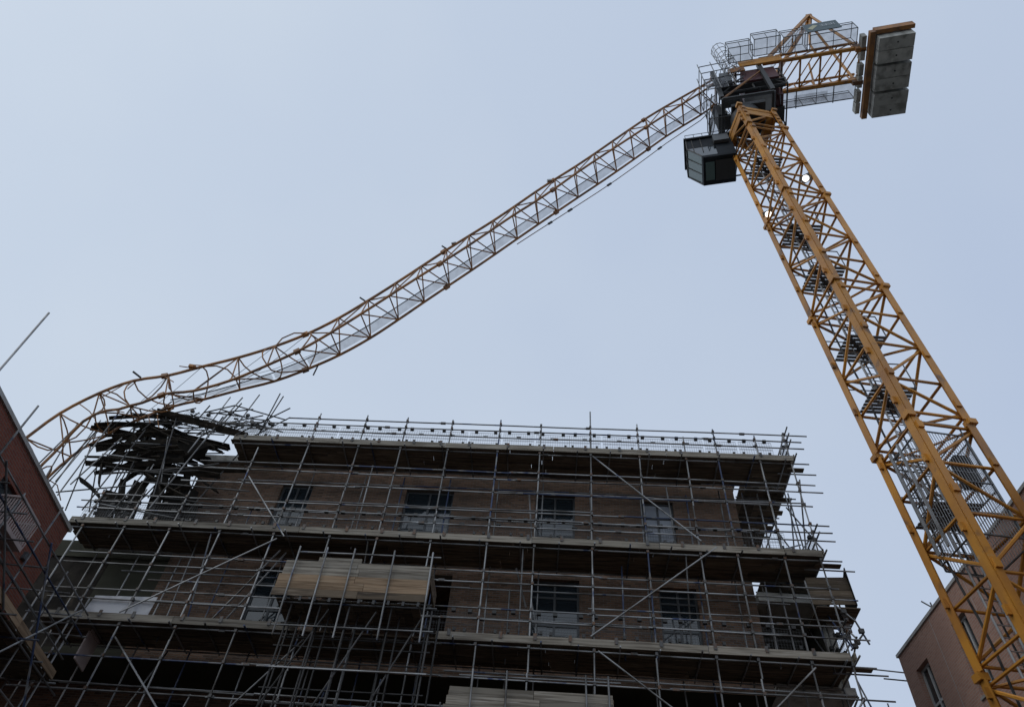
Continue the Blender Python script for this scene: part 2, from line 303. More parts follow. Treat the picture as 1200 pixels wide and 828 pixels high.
for s in STD + [8.02]:
    top = TOP.get(s, 21.1 if s > 8 else 17.3 if s < -12 else 19.4)
    z = 0; j = rnd(-.03, .03)
    joints = [0, rnd(5.5, 6.5), rnd(11.2, 12.6), rnd(16.3, 17.6), top]
    joints = [q for q in joints if q < top - .5] + [top]
    for a, b in zip(joints, joints[1:]): tb('standard', (s + rnd(-.02, .02), rnd(-.01, .01), a), (s + rnd(-.02, .02), rnd(-.01, .01), b))
    tb('standard', (s + .1 + rnd(-.05, .05), 1.28, 0), (s + .1 + rnd(-.08, .08), 1.28, min(top - 1.6, 19.4) if s > -12 else 15.6))
    for z, a, b in LED:
        if a < s < b and z < top: coup.box(s - .038, s + .038, -.045, .075, z - .045, z + .045)
for z, a, b in LED:
    x = a
    while x < b - .01:
        L = rnd(5.2, 6.4); e = min(x + L, b)
        if b - e < 1.5: e = b
        tb('ledger', (x - (.15 if x > a else 0), .055 + rnd(-.005, .005), z + rnd(-.025, .025)), (e, .055 + rnd(-.005, .005), z + rnd(-.025, .025)))
        coup.box(e - .09, e + .09, .02, .09, z - .035, z + .035) if e < b else None
        x = e
for z, a, b in [(18.95, -11.6, 7.6), (19.62, -11.6, 8.0), (17.6, -12.8, 7.4), (15.95 - .28, -15.2, 8.1), (14.92, -14, 7.2), (13.9, -14, 6.9), (12.32, -14.5, 8.0), (11.2, -14, 7), (10, -14, 7), (8.6, -14, 7), (4.4, -14, 7)]:
    x = a
    while x < b - .01:
        e = min(x + rnd(5, 6.3), b); e = b if b - e < 1.5 else e
        tb('ledger', (x, 1.22, z + rnd(-.02, .02)), (e, 1.22, z + rnd(-.02, .02))); x = e
BM = {}
def board(name, a, b, w, m, parent, th=.038, up=None, label=None):
    """one plank with clipped corners, lying from a to b"""
    return MB().beam(a, b, w, th, up).build(name, m, parent)
DECKS = [(19.73, -11.75, 8.1), (15.8, -15.75, 8.1), (12.46, -14.7, 8.0), (8.9, -14.7, 8.0)]
for z, a, b in DECKS:
    for k in range(6):
        q = .085 + .232 * k; x = a - rnd(0, .1)
        while x < b - .05:
            L = 3.9 if x > a else rnd(2, 3.9); e = min(x + L, b + rnd(-.03, .06)); e = e if b - e > .6 else b + rnd(-.02, .05)
            board('deck_board', (x, q, z + rnd(-.008, .008)), (e - .01, q, z + rnd(-.008, .008)), .222, 'board', scf); x = e
    x = a + .3
    while x < b:
        tb('transom', (x, -.2 + rnd(-.08, .05), z - .05), (x + rnd(-.06, .06), 1.5, z - .05)); x += rnd(1.0, 1.35)
    x = a
    while x < b - .05:
        e = min(x + rnd(3.6, 3.95), b); e = b if b - e < .8 else e
        if abs(z - 12.46) < .01 and x < -7.2 < e: e = -7.2      # gap in the edge board where the loading platform joins
        if abs(z - 12.46) < .01 and -7.3 < x < -3.4: x = -3.25; continue
        board('toe_board', (x, -.055 + rnd(-.006, .006), z + .088 + rnd(-.012, .012)), (e - .015, -.055 + rnd(-.006, .006), z + .088 + rnd(-.015, .015)), .04, 'toe', scf, .228); x = e
    x = a + .4
    while x < b:
        if not (z < 12.6 and -7.2 < x < -3.3): clips.box(x - .045, x + .045, -.1, -.082, z + .08, z + .27)
        x += rnd(.95, 1.5)
# brick guards: wire panels hooked on the guard rail
gm = MB(); gw, gh = 1.16, .72
for k in range(15): x = gw * k / 14; gm.box(x - .0028, x + .0028, -.0028, .0028, 0, gh)
for k in range(10): z = gh * k / 9; gm.box(0, gw, -.0025, .0025, z - .0028, z + .0028)
for z in (0, gh * .5, gh): gm.box(0, gw, -.004, .004, z - .006, z + .006)
g0 = gm.build('brick_guard', 'guard', scf); gmesh = g0.data
cm = MB()
for x in (.22, .42 - .1 + .62): cm.box(x - .06, x + .06, -.05, .05, gh + .0, gh + .1)
cm.box(.5, .66, -.03, .03, gh * .70, gh * .70 + .05); cm.box(.08, .16, -.03, .03, .12, .22); cm.box(.98, 1.06, -.03, .03, .12, .22)
c0 = cm.build('guard_clip', 'clip', g0, 'stuff'); cmesh = c0.data
first = [True]
def guard(M4):
    if first[0]: o = g0; first[0] = False
    else:
        o = link('brick_guard', gmesh, scf); c = link('guard_clip', cmesh, o, 'stuff')
    o.matrix_local = M4
for z, a, b, gaps in [(19.73, -11.6, 7.9, ()), (15.8, -15.6, 7.9, ()), (12.46, -6.2, 7.9, ())]:
    x = a
    while x < b - .9:
        tilt = rnd(-.012, .012)
        guard(Matrix.Translation((x + rnd(-.02, .02), .095, z + .2 + rnd(-.02, .03))) @ Matrix.Rotation(tilt, 4, 'Y') @ Matrix.Scale(.94 + rnd(0, .1), 4, (1, 0, 0))); x += 1.2
# return along the right side
for z, zr in [(19.73, (20.41, 20.72, 21.03)), (15.8, (16.45, 16.74)), (12.46, (13.17, 13.5))]:
    for k in range(7):
        s = 6.62 + .232 * k; y = 1.40; ye = [7.2, 7.0, 7.3, 7.1, 6.4, 5.2, 3.4][k]
        ye = min(ye, 7.2) if z > 16 else [3.2, 3.2, 3.3, 3.1, 2.9, 2.6, 2.0][k]
        while y < ye:
            e = min(y + 3.2, ye); board('deck_board', (s, y, z + rnd(-.008, .008)), (s, e - .01, z + rnd(-.008, .008)), .222, 'board', scf); y = e
    for q in (1.9, 3.0, 4.2, 5.4, 6.6):
        if z > 16 or q < 3.1: tb('transom', (6.45, q, z - .05), (8.25 + rnd(-.1, .5), q, z - .05))
    tb('ledger', (8.07, -.5, z - .1), (8.07, 5.5, z - .1))
    for h in zr: tb('ledger', (8.09, -.35, h + .03), (8.09 + rnd(-.05, .05), 5.6, h + .03))
    board('toe_board', (8.14, -.08, z + .135), (8.14, 3.6 if z > 16 else 2.2, z + .135), .04, 'toe', scf, .228)
    for k in range(3 if z > 16 else 2):
        guard(Matrix.Translation((8.0, .1 + 1.2 * k, z + .2)) @ Matrix.Rotation(R(90), 4, 'Z'))
for q, t in ((1.5, 21.1), (3.2, 20.9), (5.0, 20.8)): tb('standard', (8.05, q, 0), (8.05 + rnd(-.05, .05), q, t)); tb('standard', (6.6, q + .1, 0), (6.6, q + .1, 19.6))
for q in (0.1, 1.5, 3.2):    # end frames: diagonal bracing seen against the sky
    tb('brace', (8.12, q - .2, 16.0), (8.12, q + 1.7, 19.2)); tb('brace', (8.16, q + 1.6, 16.2), (8.16, q, 19.0)); tb('brace', (8.12, q - .2, 12.8), (8.12, q + 1.6, 15.6))
tb('brace', (7.0, .1, 16.1), (8.1, 1.4, 17.3)); tb('brace', (7.4, .2, 15.9), (8.2, .9, 17.1)); tb('brace', (7.7, -.05, 20.0), (8.15, .4, 21.35)); tb('brace', (7.95, -.05, 19.9), (8.25, .3, 21.2))
tb('brace', (8.3, -.1, 10.4), (8.05, .1, 12.0)); tb('brace', (8.0, -.1, 11.4), (7.1, .1, 10.2)); tb('brace', (6.9, .1, 9.9), (8.0, .2, 11.6))
for (z, x1) in ((19.5, 8.75), (15.62, 8.95), (12.33, 8.9)):
    board('putlog_board', (7.9, .25, z + .05), (x1 - .3, .25, z + .05), .2, 'board', scf); tb('transom', (7.6, .4, z), (x1 + .15, .4, z))
for z in (18.0, 17.7, 17.35): board('putlog_board', (7.5 - (18 - z), 1.4 + (18.3 - z) * 1.2, z + 1.5), (8.35 - (18 - z), 1.4 + (18.3 - z) * 1.2, z + 1.5), .22, 'board', scf)
random.seed(31)
for z, a, b in [(17.35, -9, 1.2), (18.1, -2, 8.2), (14.05, -12.4, -7.7), (13.85, 1, 8.3), (10.95, -14, 8.2), (11.9, -3, 8.2), (9.9, -14, 3), (20.1, -11, 8)]:
    x = a
    while x < b - .01: e = min(x + rnd(4, 6.3), b); e = b if b - e < 1.5 else e; tb('ledger', (x, .7 if z < 12 else .3, z + rnd(-.04, .04)), (e, .7 if z < 12 else .3, z + rnd(-.04, .04))); x = e
for s in (-14.6, -11.6, -9.9, -6.4, -4.7, -3.0, -1.4, .3, 2.0, 3.7, 5.0, 6.3, 7.5):
    z0 = random.choice((8.8, 12.3, 15.7)); tb('standard', (s + rnd(-.15, .15), rnd(.1, .9), z0), (s + rnd(-.15, .15), rnd(.1, .9), z0 + rnd(1.9, 3.6)))
# diagonal braces on the front
for a, b in [((1.2, 19.55), (4.5, 16.15)), ((1.05, 12.75), (4.95, 15.95)), ((1.25, 12.33), (4.2, 10.05)), ((-12.5, 12.7), (-8.75, 15.5)), ((-12.25, 11.95), (-9.2, 9.2)), ((-10.55, 18.0), (-8.55, 15.6)), ((-6.9, 12.2), (-9.2, 8.9)), ((4.5, 9.9), (7.0, 12.2))]:
    tb('brace', (a[0], -.06, a[1]), (b[0], -.06, b[1]), scf, 'tube')
for a, b in [((-8.8, .6, 15.55), (-10.6, 1.1, 12.75)), ((-8.6, .65, 15.5), (-10.2, 1.2, 12.8)), ((-.95, .5, 18.3), (-.75, 1.35, 16.5)), ((-1.2, .6, 15.3), (-.85, 1.3, 14.4)), ((-.7, 1.2, 14.6), (-.45, 1.5, 13.6))]:
    tb('brace', a, b, m='palesteel' if False else 'tube', r=.03)
for s in (-11.4, -6.3, -1.4, 3.6):
    tb('brace', (s, .1, 8.9), (s + .1, 1.25, 12.3)); tb('brace', (s + .4, 1.25, 12.4), (s + .4, .1, 15.7)); 
# white sheet and blue net tied to the third lift
MB().slab((-13.7, .13, 12.72), (-11.75, .13, 12.72), (-11.7, .12, 13.35), (-13.6, .12, 13.3), .012).build('debris_sheet', 'sheet', scf, label='white plastic sheet tied along the guard rail')
# boarded hoist gate at the right end
for k in range(4): board('gate_board', (7.6 + rnd(-.03, .03), .55, 14.62 + .232 * k), (8.85, .5, 14.66 + .232 * k), .035, 'board', scf, .225)
MB().slab((8.85, .45, 14.5), (9.0, 1.6, 14.6), (9.0, 1.6, 15.55), (8.8, .4, 15.75), .03).build('gate_side', 'ply', scf)
for k in range(5): board('gate_floor_board', (7.7, .6 + .23 * k, 14.42), (8.95, .6 + .23 * k, 14.42), .22, 'board', scf)
for k in range(14):
    p = Vector((rnd(8.3, 8.8), rnd(.3, 1.4), rnd(13.2, 14.4))); d = Vector((rnd(-.5, .5), rnd(-.5, .5), rnd(-.7, .7))); tb('brace', p - d * .55, p + d * .55)
    coup.box(p.x - .07, p.x + .07, p.y - .05, p.y + .05, p.z - .06, p.z + .06)
coup.build('coupler', 'coupler', scf, 'stuff'); clips.build('toe_clip', 'coupler', scf, 'stuff')
# ---------------------------------------------------------------- boarded loading platforms
def loading_bay(s0, s1, q, zt, nb, posts, zfloor, label, back):
    t = empty('loading_platform', label, 'platform', FM)
    for k in range(nb):
        z = zt - .116 - .234 * k; lean = .02 * k + rnd(-.012, .012); mt = ('toe', 'toe', 'newboard', 'newboard', 'board')[k] if back else 'toe'
        m = (s0 + s1) / 2 + rnd(-.4, .4)
        board('side_board', (s0 + rnd(-.05, .02) - .03 * k, q - .05 - lean, z), (m, q - .05 - lean, z), .04, mt, t, .219); board('side_board', (m + .01, q - .05 - lean, z), (s1 + rnd(-.02, .03), q - .05 - lean, z), .04, mt, t, .219)
    for x in posts:
        tb('standard', (x, q - .15, zfloor - 1.15), (x - .06, q - .15, zt + .42), t, 'tube')
        tb('standard', (x + .15, q + .1, 0), (x + .15, q + .1, zfloor), t, 'tube_dark'); tb('standard', (x + .3, q + .6, 0), (x + .3, q + .6, zfloor), t, 'tube_dark'); tb('standard', (x - .1, -.35, 0), (x - .1, -.35, zfloor), t, 'tube_dark')  # rear posts take the darkened tube, shade painted into their colour
    for x0 in (s0, s1): board('side_board', (x0, q, zt - .3), (x0, -.15, zt - .3), .04, 'board', t, .45)
    n = int((s1 - s0) / .232)
    for k in range(n): board('deck_board', (s0 + .116 + .232 * k, q, zfloor), (s0 + .116 + .232 * k, -.12, zfloor), .222, 'board', t)
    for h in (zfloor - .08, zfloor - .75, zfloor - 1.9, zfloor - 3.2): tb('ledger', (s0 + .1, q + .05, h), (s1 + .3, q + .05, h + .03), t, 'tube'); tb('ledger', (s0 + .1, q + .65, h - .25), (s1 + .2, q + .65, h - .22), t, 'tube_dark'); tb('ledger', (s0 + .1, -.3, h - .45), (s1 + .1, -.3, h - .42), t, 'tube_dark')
    tb('ledger', (s0 + .2, q - .08, zt + .28), (s1 + .2, q - .08, zt + .3), t)
    if back: board('side_board', (s0 + .75, q + .25, zt + .2), (s0 + 2.0, q + .25, zt + .2), .04, 'toe', t, .3); MB().slab((s0 + 2.3, -.2, zt - .1), (s1 - .3, -.2, zt - .1), (s1 - .3, -.2, zt + .42), (s0 + 2.3, -.2, zt + .42), .02).build('net_panel', 'bluesheet', t)
    for k in range(10):
        x = s0 + .3 + (s1 - s0 - .5) * k / 9; MB().box(x - .035, x + .035, q - .13, q - .095, zt - .234 * nb - .12, zt - .234 * nb + .06).build('board_clip', 'black', t) if back else None
    for k in range(3):
        x = s0 + .4 + 1.3 * k; tb('brace', (x, q + .1, zfloor - 3), (x + 1.1, q + .1, zfloor - .2), t, 'tube_dark')
loading_bay(-7.55, -3.42, -1.35, 13.8, 5, (-7.25, -6.45, -5.65, -4.5, -3.4), 12.62, 'boarded timber loading platform jutting from the scaffold, ochre lower planks', True)
loading_bay(-2.5, 1.5, -1.2, 10.52, 4, (-1.9, -1.05, .9, 1.45), 9.4, 'pale boarded loading platform below the third lift of the scaffold', False)
# ---------------------------------------------------------------- wreckage under the boom end
def FP(s, q, z): return FM @ Vector((s, q, z))
NB = 'broken boards heaped under the fallen crane boom'
def loose(name, a, b, w, m, label, cat, group, roll=0., th=.045, bend=0.):
    a = FP(*a); b = FP(*b); d = b - a; x, y = frame(d); ca, sa = math.cos(roll), math.sin(roll)
    wv = x * ca + y * sa; tv = y * ca - x * sa; mb = MB(); n = 5; prev = None
    for k in range(n):
        t = k / (n - 1); p = a + d * t - Vector((0, 0, bend * 4 * t * (1 - t))); i = len(mb.v)
        wd = w * (1 - (.25 * rnd(0, 1) if k in (0, n - 1) else 0))
        for sx, sy in ((-1, -1), (1, -1), (1, 1), (-1, 1)): mb.v.append(p + wv * (sx * wd / 2) + tv * (sy * th / 2))
        if prev is None: mb.f.append((i, i + 1, i + 2, i + 3))
        else: mb.f += [(prev + q, prev + (q + 1) % 4, i + (q + 1) % 4, i + q) for q in range(4)]
        prev = i
    mb.f.append((prev + 3, prev + 2, prev + 1, prev))
    c = sum(mb.v, Vector()) / len(mb.v); mb.v = [v - c for v in mb.v]
    o = mb.build(name, m); o.location = c; return tag(o, label, cat, group)
BL = 'dark bowed scaffold board lying nearly level in the heap under the fallen boom'
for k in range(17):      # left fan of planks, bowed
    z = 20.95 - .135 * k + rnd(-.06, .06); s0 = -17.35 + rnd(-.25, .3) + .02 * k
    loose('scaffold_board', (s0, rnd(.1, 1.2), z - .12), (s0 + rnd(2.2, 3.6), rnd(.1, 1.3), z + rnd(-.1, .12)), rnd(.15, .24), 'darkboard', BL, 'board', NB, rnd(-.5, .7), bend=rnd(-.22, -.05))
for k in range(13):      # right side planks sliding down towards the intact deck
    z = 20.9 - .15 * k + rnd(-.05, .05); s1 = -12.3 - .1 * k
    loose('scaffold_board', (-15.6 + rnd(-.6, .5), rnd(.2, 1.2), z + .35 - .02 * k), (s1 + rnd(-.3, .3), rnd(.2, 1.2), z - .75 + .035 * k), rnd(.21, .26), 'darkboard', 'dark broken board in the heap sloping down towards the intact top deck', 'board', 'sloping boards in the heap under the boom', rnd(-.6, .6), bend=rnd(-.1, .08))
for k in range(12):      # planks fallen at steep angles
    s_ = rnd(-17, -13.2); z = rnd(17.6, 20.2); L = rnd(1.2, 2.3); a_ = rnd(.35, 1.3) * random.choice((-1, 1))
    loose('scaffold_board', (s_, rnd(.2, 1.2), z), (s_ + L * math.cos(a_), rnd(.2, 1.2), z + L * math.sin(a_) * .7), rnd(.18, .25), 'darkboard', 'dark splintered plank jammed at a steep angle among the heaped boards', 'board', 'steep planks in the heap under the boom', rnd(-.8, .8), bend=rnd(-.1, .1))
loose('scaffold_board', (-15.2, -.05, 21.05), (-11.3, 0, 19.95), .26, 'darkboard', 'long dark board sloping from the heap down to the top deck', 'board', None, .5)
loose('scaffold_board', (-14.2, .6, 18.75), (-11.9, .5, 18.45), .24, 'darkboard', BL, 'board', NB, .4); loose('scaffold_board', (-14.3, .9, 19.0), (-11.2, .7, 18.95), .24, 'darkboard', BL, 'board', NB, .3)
# hanging torn sheets
PL = 'torn dark plywood sheet hanging below the heap of broken boards'
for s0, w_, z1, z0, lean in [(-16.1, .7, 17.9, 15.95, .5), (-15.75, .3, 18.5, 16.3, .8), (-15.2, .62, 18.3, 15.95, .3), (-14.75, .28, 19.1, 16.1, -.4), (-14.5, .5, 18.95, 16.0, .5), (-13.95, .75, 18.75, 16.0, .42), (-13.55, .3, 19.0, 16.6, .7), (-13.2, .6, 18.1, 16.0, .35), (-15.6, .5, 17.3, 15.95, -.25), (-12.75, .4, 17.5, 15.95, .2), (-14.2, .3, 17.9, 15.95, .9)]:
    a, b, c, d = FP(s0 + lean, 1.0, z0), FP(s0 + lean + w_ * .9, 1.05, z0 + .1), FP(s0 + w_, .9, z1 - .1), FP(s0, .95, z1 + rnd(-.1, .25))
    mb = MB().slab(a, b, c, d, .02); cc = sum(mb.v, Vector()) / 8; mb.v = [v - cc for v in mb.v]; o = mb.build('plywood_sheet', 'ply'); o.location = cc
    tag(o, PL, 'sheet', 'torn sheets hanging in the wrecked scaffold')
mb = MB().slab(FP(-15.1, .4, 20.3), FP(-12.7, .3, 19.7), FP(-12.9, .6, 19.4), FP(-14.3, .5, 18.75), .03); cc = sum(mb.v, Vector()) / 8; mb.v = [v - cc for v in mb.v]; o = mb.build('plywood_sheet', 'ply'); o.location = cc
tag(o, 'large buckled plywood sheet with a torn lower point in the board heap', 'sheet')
TL = 'bent loose scaffold tube in the wreckage under the fallen boom'; TG = 'loose tubes in the wrecked scaffold'
def ltube(a, b, mid=None, m=None, lab=None, grp=None):
    m = m or random.choice(('tube_dark', 'tube_dark', 'tube'))
    pts = [FP(*a)] + ([FP(*mid)] if mid else []) + [FP(*b)]; c = sum(pts, Vector()) / len(pts)
    o = MB().path([p - c for p in pts], .026).build('scaffold_tube', m); o.location = c; tag(o, lab or TL, 'tube', grp or TG)
random.seed(21)
for k in range(26):
    s = rnd(-18.2, -12.2); z = rnd(15.9, 18.2); L = rnd(1.8, 4.2); lean = rnd(-.9, .9); q = rnd(-.3, 1.2)
    ltube((s, q, z), (s + lean, q + rnd(-.3, .5), min(z + L, 21.6)), None, None, 'loose upright scaffold tube leaning in the wreck between heap and second deck', 'leaning tubes in the wrecked scaffold')
for k in range(12):
    s = rnd(-17.5, -14.2); z = rnd(16.2, 20.6); ltube((s, rnd(-.2, 1), z), (s + rnd(2, 4), rnd(-.2, 1), z + rnd(-.5, .5)), None, None, 'long loose scaffold tube lying nearly level across the wrecked boards', 'level loose tubes in the wrecked scaffold')
for k in range(18):
    s = rnd(-16.5, -12.6); z = rnd(20.6, 21.5); ltube((s, rnd(.0, 1.2), z), (s + rnd(1.2, 2.6), rnd(0, 1.2), z + rnd(-.4, .6)), (s + rnd(.5, 1), .6, z + rnd(-.1, .3)))
for k in range(34):      # dark tangle caught under the boom
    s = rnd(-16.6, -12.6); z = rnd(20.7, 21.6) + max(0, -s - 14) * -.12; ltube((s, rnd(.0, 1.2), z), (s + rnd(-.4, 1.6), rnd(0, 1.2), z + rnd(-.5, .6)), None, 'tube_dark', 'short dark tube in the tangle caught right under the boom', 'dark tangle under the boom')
for a, b in [((-13.3, .2, 19.2), (-12.85, .2, 22.2)), ((-12.9, .1, 19.6), (-12.3, .1, 22.1)), ((-12.2, .2, 19.7), (-11.75, .2, 22.4)), ((-11.0, .1, 19.8), (-10.9, .1, 22.4)), ((-10.98, .15, 20.4), (-10.75, .15, 22.3)), ((-11.7, -.1, 19.9), (-10.25, .1, 21.6)), ((-11.5, .1, 19.7), (-10.2, .3, 21.3)), ((-13.6, .3, 21.4), (-12.5, .2, 21.75)), ((-12.5, .2, 21.75), (-10.2, .1, 20.95)), ((-13.5, .3, 21.0), (-10.6, .1, 20.5))]: ltube(a, b, None, None, 'loose scaffold tube sticking up against the sky beside the left end of the top deck', 'tubes sticking up at the end of the top deck')
for s, z, tl in ((-14.35, 20.55, .25), (-12.75, 20.45, .1), (-11.75, 20.05, .08), (-15.3, 16.1, -.1)):
    c = FM @ Matrix.Translation((s, .1, z)) @ Matrix.Rotation(tl, 4, 'Y'); o = link('brick_guard', gmesh); o.matrix_world = c
    tag(o, 'grey wire guard panel hanging loose beside the wrecked boards', 'guard panel', 'loose guard panels'); k = link('guard_clip', cmesh, o, 'stuff')
random.seed(5)
JU=[(8.82,12.90,42.47),(7.90,13.17,41.59),(6.91,13.45,40.65),(5.93,13.73,39.71),(4.99,14.00,38.73),(4.16,14.24,37.75),(3.30,14.48,36.68),(2.44,14.73,35.62),(1.55,14.99,34.58),(0.62,15.25,33.57),(-0.23,15.50,32.62),(-1.09,15.75,31.56),(-1.97,16.00,30.51),(-2.90,16.26,29.51),(-3.77,16.51,28.58),(-4.67,16.77,27.55),(-5.57,17.03,26.52),(-6.50,17.29,25.51),(-7.47,17.57,24.56),(-8.48,17.86,23.82),(-9.68,18.17,23.20),(-10.94,18.45,22.70),(-12.25,18.75,22.34),(-13.49,19.03,22.07),(-14.80,19.33,21.73),(-16.00,19.58,21.14),(-16.88,19.74,20.17),(-17.42,19.80,18.91)]
JM=[(8.59,12.74,41.13),(7.73,12.99,40.21),(6.80,13.25,39.23),(5.88,13.52,38.23),(4.97,13.78,37.23),(4.13,14.02,36.29),(3.23,14.28,35.28),(2.34,14.53,34.26),(1.47,14.78,33.23),(0.63,15.02,32.17),(-0.20,15.26,31.21),(-1.12,15.52,30.23),(-2.00,15.78,29.20),(-2.88,16.03,28.17),(-3.74,16.28,27.25),(-4.67,16.54,26.27),(-5.58,16.80,25.27),(-6.50,17.07,24.28),(-7.44,17.34,23.31),(-8.37,17.60,22.47),(-9.48,17.92,21.77),(-10.69,18.27,21.22),(-11.95,18.63,20.93),(-13.17,18.98,20.89),(-14.45,19.35,20.74),(-15.51,19.65,20.10),(-16.14,19.83,18.96),(-16.46,19.92,17.63)]
JL=[(8.77,13.73,40.79),(7.96,13.96,39.84),(7.01,14.23,38.89),(6.08,14.50,37.94),(5.22,14.75,36.92),(4.42,14.98,35.96),(3.56,15.22,34.93),(2.67,15.48,33.93),(1.77,15.74,32.94),(0.88,15.99,31.93),(0.05,16.23,31.00),(-0.83,16.48,29.98),(-1.70,16.73,28.96),(-2.59,16.99,27.95),(-3.43,17.23,27.02),(-4.32,17.48,26.02),(-5.20,17.73,25.01),(-6.12,18.00,24.04),(-7.14,18.29,23.20),(-8.21,18.60,22.60),(-9.44,18.95,22.14),(-10.71,19.31,21.79),(-12.00,19.68,21.55),(-13.21,20.03,21.37),(-14.45,20.39,21.01),(-15.53,20.70,20.30),(-16.29,20.92,19.26),(-16.70,21.03,18.00)]
# ---------------------------------------------------------------- tower crane (slightly leaning mast)
uz = Vector((-.0543, -.0263, 1)).normalized(); ux = (Vector((1, 0, 0)) - uz * uz.x).normalized(); uy = uz.cross(ux)
CB = Vector((11.53, 13.91, 0))
CM = Matrix(((ux.x, uy.x, uz.x, CB.x), (ux.y, uy.y, uz.y, CB.y), (ux.z, uy.z, uz.z, 0), (0, 0, 0, 1))); CI = CM.inverted()
crane = empty('tower_crane', 'orange lattice tower crane with its boom buckled over the scaffolded block', 'crane', CM)
az = R(38.8); HD = 1.2
CN = [Vector((-math.sin(az + k * math.pi / 2), -math.cos(az + k * math.pi / 2), 0)) * HD for k in range(4)]     # near corner first
def cp(i, z, off=0): 
    c = CN[i % 4]; return Vector((c.x, c.y, 0)) * (1 - off) + Vector((0, 0, z))
ORG = 'orange'
def mast_section(z0, z1, n=4, flip=0):
    mid = MB(); L = z1 - z0
    mid.tube(cp(0, z1 - .25, .1), cp(2, z1 - .25, .1), .035, 6); mid.tube(cp(1, z1 - .25, .1), cp(3, z1 - .25, .1), .035, 6)
    sec = mid.build('mast_section', ORG, crane)
    for i in range(4):
        MB().box(-.12, .12, -.12, .12, z1 - .10, z1 + .06, lambda p, i=i: Matrix.Rotation(-az + math.pi / 4, 3, 'Z') @ Vector((p.x, p.y, 0)) + Vector((CN[i].x, CN[i].y, p.z))).build('flange', ORG, sec)
    rot = Matrix.Rotation(-az + math.pi / 4, 3, 'Z')
    for i in range(4):
        ch = MB(); up = (rot @ Vector((1, 0, 0))); o = CN[i].normalized()
        for j in (1, 3):           # the two legs of the angle, each lying in a face of the mast
            d = (CN[(i + j) % 4] - CN[i]).normalized(); c_ = CN[i] + o * .06 + d * (.115 if j == 1 else .128); ch.beam(c_ + Vector((0, 0, z0 + .065)), c_ + Vector((0, 0, z1 - .105)), .024, .23 if j == 1 else .204, d)
        for k in range(6):         # climbing lugs
            zz = z0 + .5 + k * (L - 1) / 5; t = Vector((-o.y, o.x, 0)); side = 1 if k % 2 else -1
            ch.beam(cp(i, zz) + t * side * .12 - o * .02, cp(i, zz + .22) + t * side * .12 - o * .02, .07, .16, up)
        ch.build('chord', ORG, sec)
    h = L / n
    for i in range(4):
        a, b = i, (i + 1) % 4
        for k in range(n + 1):
            z = z0 + h * k + (.2 if k == 0 else -.2 if k == n else 0)
            MB().tube(cp(a, z, .08), cp(b, z, .08), .042, 6).build('strut', ORG, sec)
            if k < n:
                lo, hi = z0 + h * k + (.32 if k == 0 else .1), z0 + h * (k + 1) - (.32 if k == n - 1 else .1)
                p, q = (a, b) if (k + i + flip) % 2 else (b, a)
                MB().tube(cp(p, lo, .08), cp(q, hi, .08), .045, 6).build('diagonal', ORG, sec)
    # ladder leg inside the section
    o = (CN[2] + CN[1]) * .28; t = (CN[1] - CN[2]).normalized() * .2; ld = MB()
    for sgn in (-1, 1): ld.tube(o + t * sgn + Vector((0, 0, z0)), o + t * sgn + Vector((0, 0, z1)), .03, 5)
    zz = z0 + .15
    while zz < z1: ld.tube(o - t + Vector((0, 0, zz)), o + t + Vector((0, 0, zz)), .016, 4); zz += .3
    ld.build('ladder', 'palesteel', sec)
    return sec
ZS = [34.3 - 6.05 * k for k in range(6)]
for k in range(5): mast_section(ZS[k + 1], ZS[k])
mast_section(.6, ZS[5], 3)
mast_section(34.3, 36.3, 1, 1)
MB().box(-2.2, 2.2, -2.2, 2.2, -.3, .62).build('foundation_block', 'concrete', crane)
# rest platforms and the grey mesh cage round the ladder
for zz in (32.6, 27.0, 24.2, 20.4, 14.0, 18.1):
    pf = MB(); c = (CN[2] + CN[1]) * .25
    for k in range(8): pf.beam(c + Vector((-.62, -.5 + .14 * k, zz)), c + Vector((.62, -.5 + .14 * k, zz)), .1, .03)
    o_ = pf.build('rest_platform', 'steel', crane)
    for q_ in (-1, 1): MB().path([c + Vector((-.62, .55 * q_, zz)), c + Vector((-.62, .55 * q_, zz + 1)), c + Vector((.62, .55 * q_, zz + 1)), c + Vector((.62, .55 * q_, zz))], .022, 5).build('platform_rail', 'steel', o_)
    MB().beam(c + Vector((-.6, -.55, zz - .08)), c + Vector((.6, .55, zz - .08)), .1, .12).build('platform_bearer', 'black', o_)
def cage_panel(i, j, z0, z1, inset=.12, shift=0):
    a, b = CN[i] * (1 - inset), CN[j] * (1 - inset); d = (b - a).normalized(); a = a + d * .22; b = b - d * .22
    f = MB(); V = lambda t, z: a.lerp(b, t) + Vector((0, 0, z))
    for t in (0, 1): f.tube(V(t, z0), V(t, z1), .026, 5)
    for z in (z0, z1, (z0 + z1) / 2): f.tube(V(0, z), V(1, z), .024, 5)
    f.tube(V(0, z1 + .35), V(1, z1 + .35), .02, 5); f.tube(V(.0, z1), V(0, z1 + .35), .02, 5); f.tube(V(1, z1), V(1, z1 + .35), .02, 5)
    fo = f.build('guard_cage', 'steel', crane); wv = MB(); n = 13
    for k in range(1, n): wv.tube(V(k / n, z0), V(k / n, z1), .008, 4)
    for k in range(1, 5): wv.tube(V(0, z0 + (z1 - z0) * k / 5), V(1, z0 + (z1 - z0) * k / 5), .006, 4)
    wv.build('wire', 'palesteel', fo, 'stuff')
cage_panel(0, 3, 12.6, 15.7); cage_panel(0, 1, 12.6, 15.7); cage_panel(1, 2, 12.6, 15.7); cage_panel(2, 3, 12.6, 15.7)
bx = MB(); c = CN[3] * .45 + CN[2] * .3; bx.box(c.x - .2, c.x + .2, c.y - .15, c.y + .15, 14.6, 15.5); bx.build('switch_box', 'black', crane)
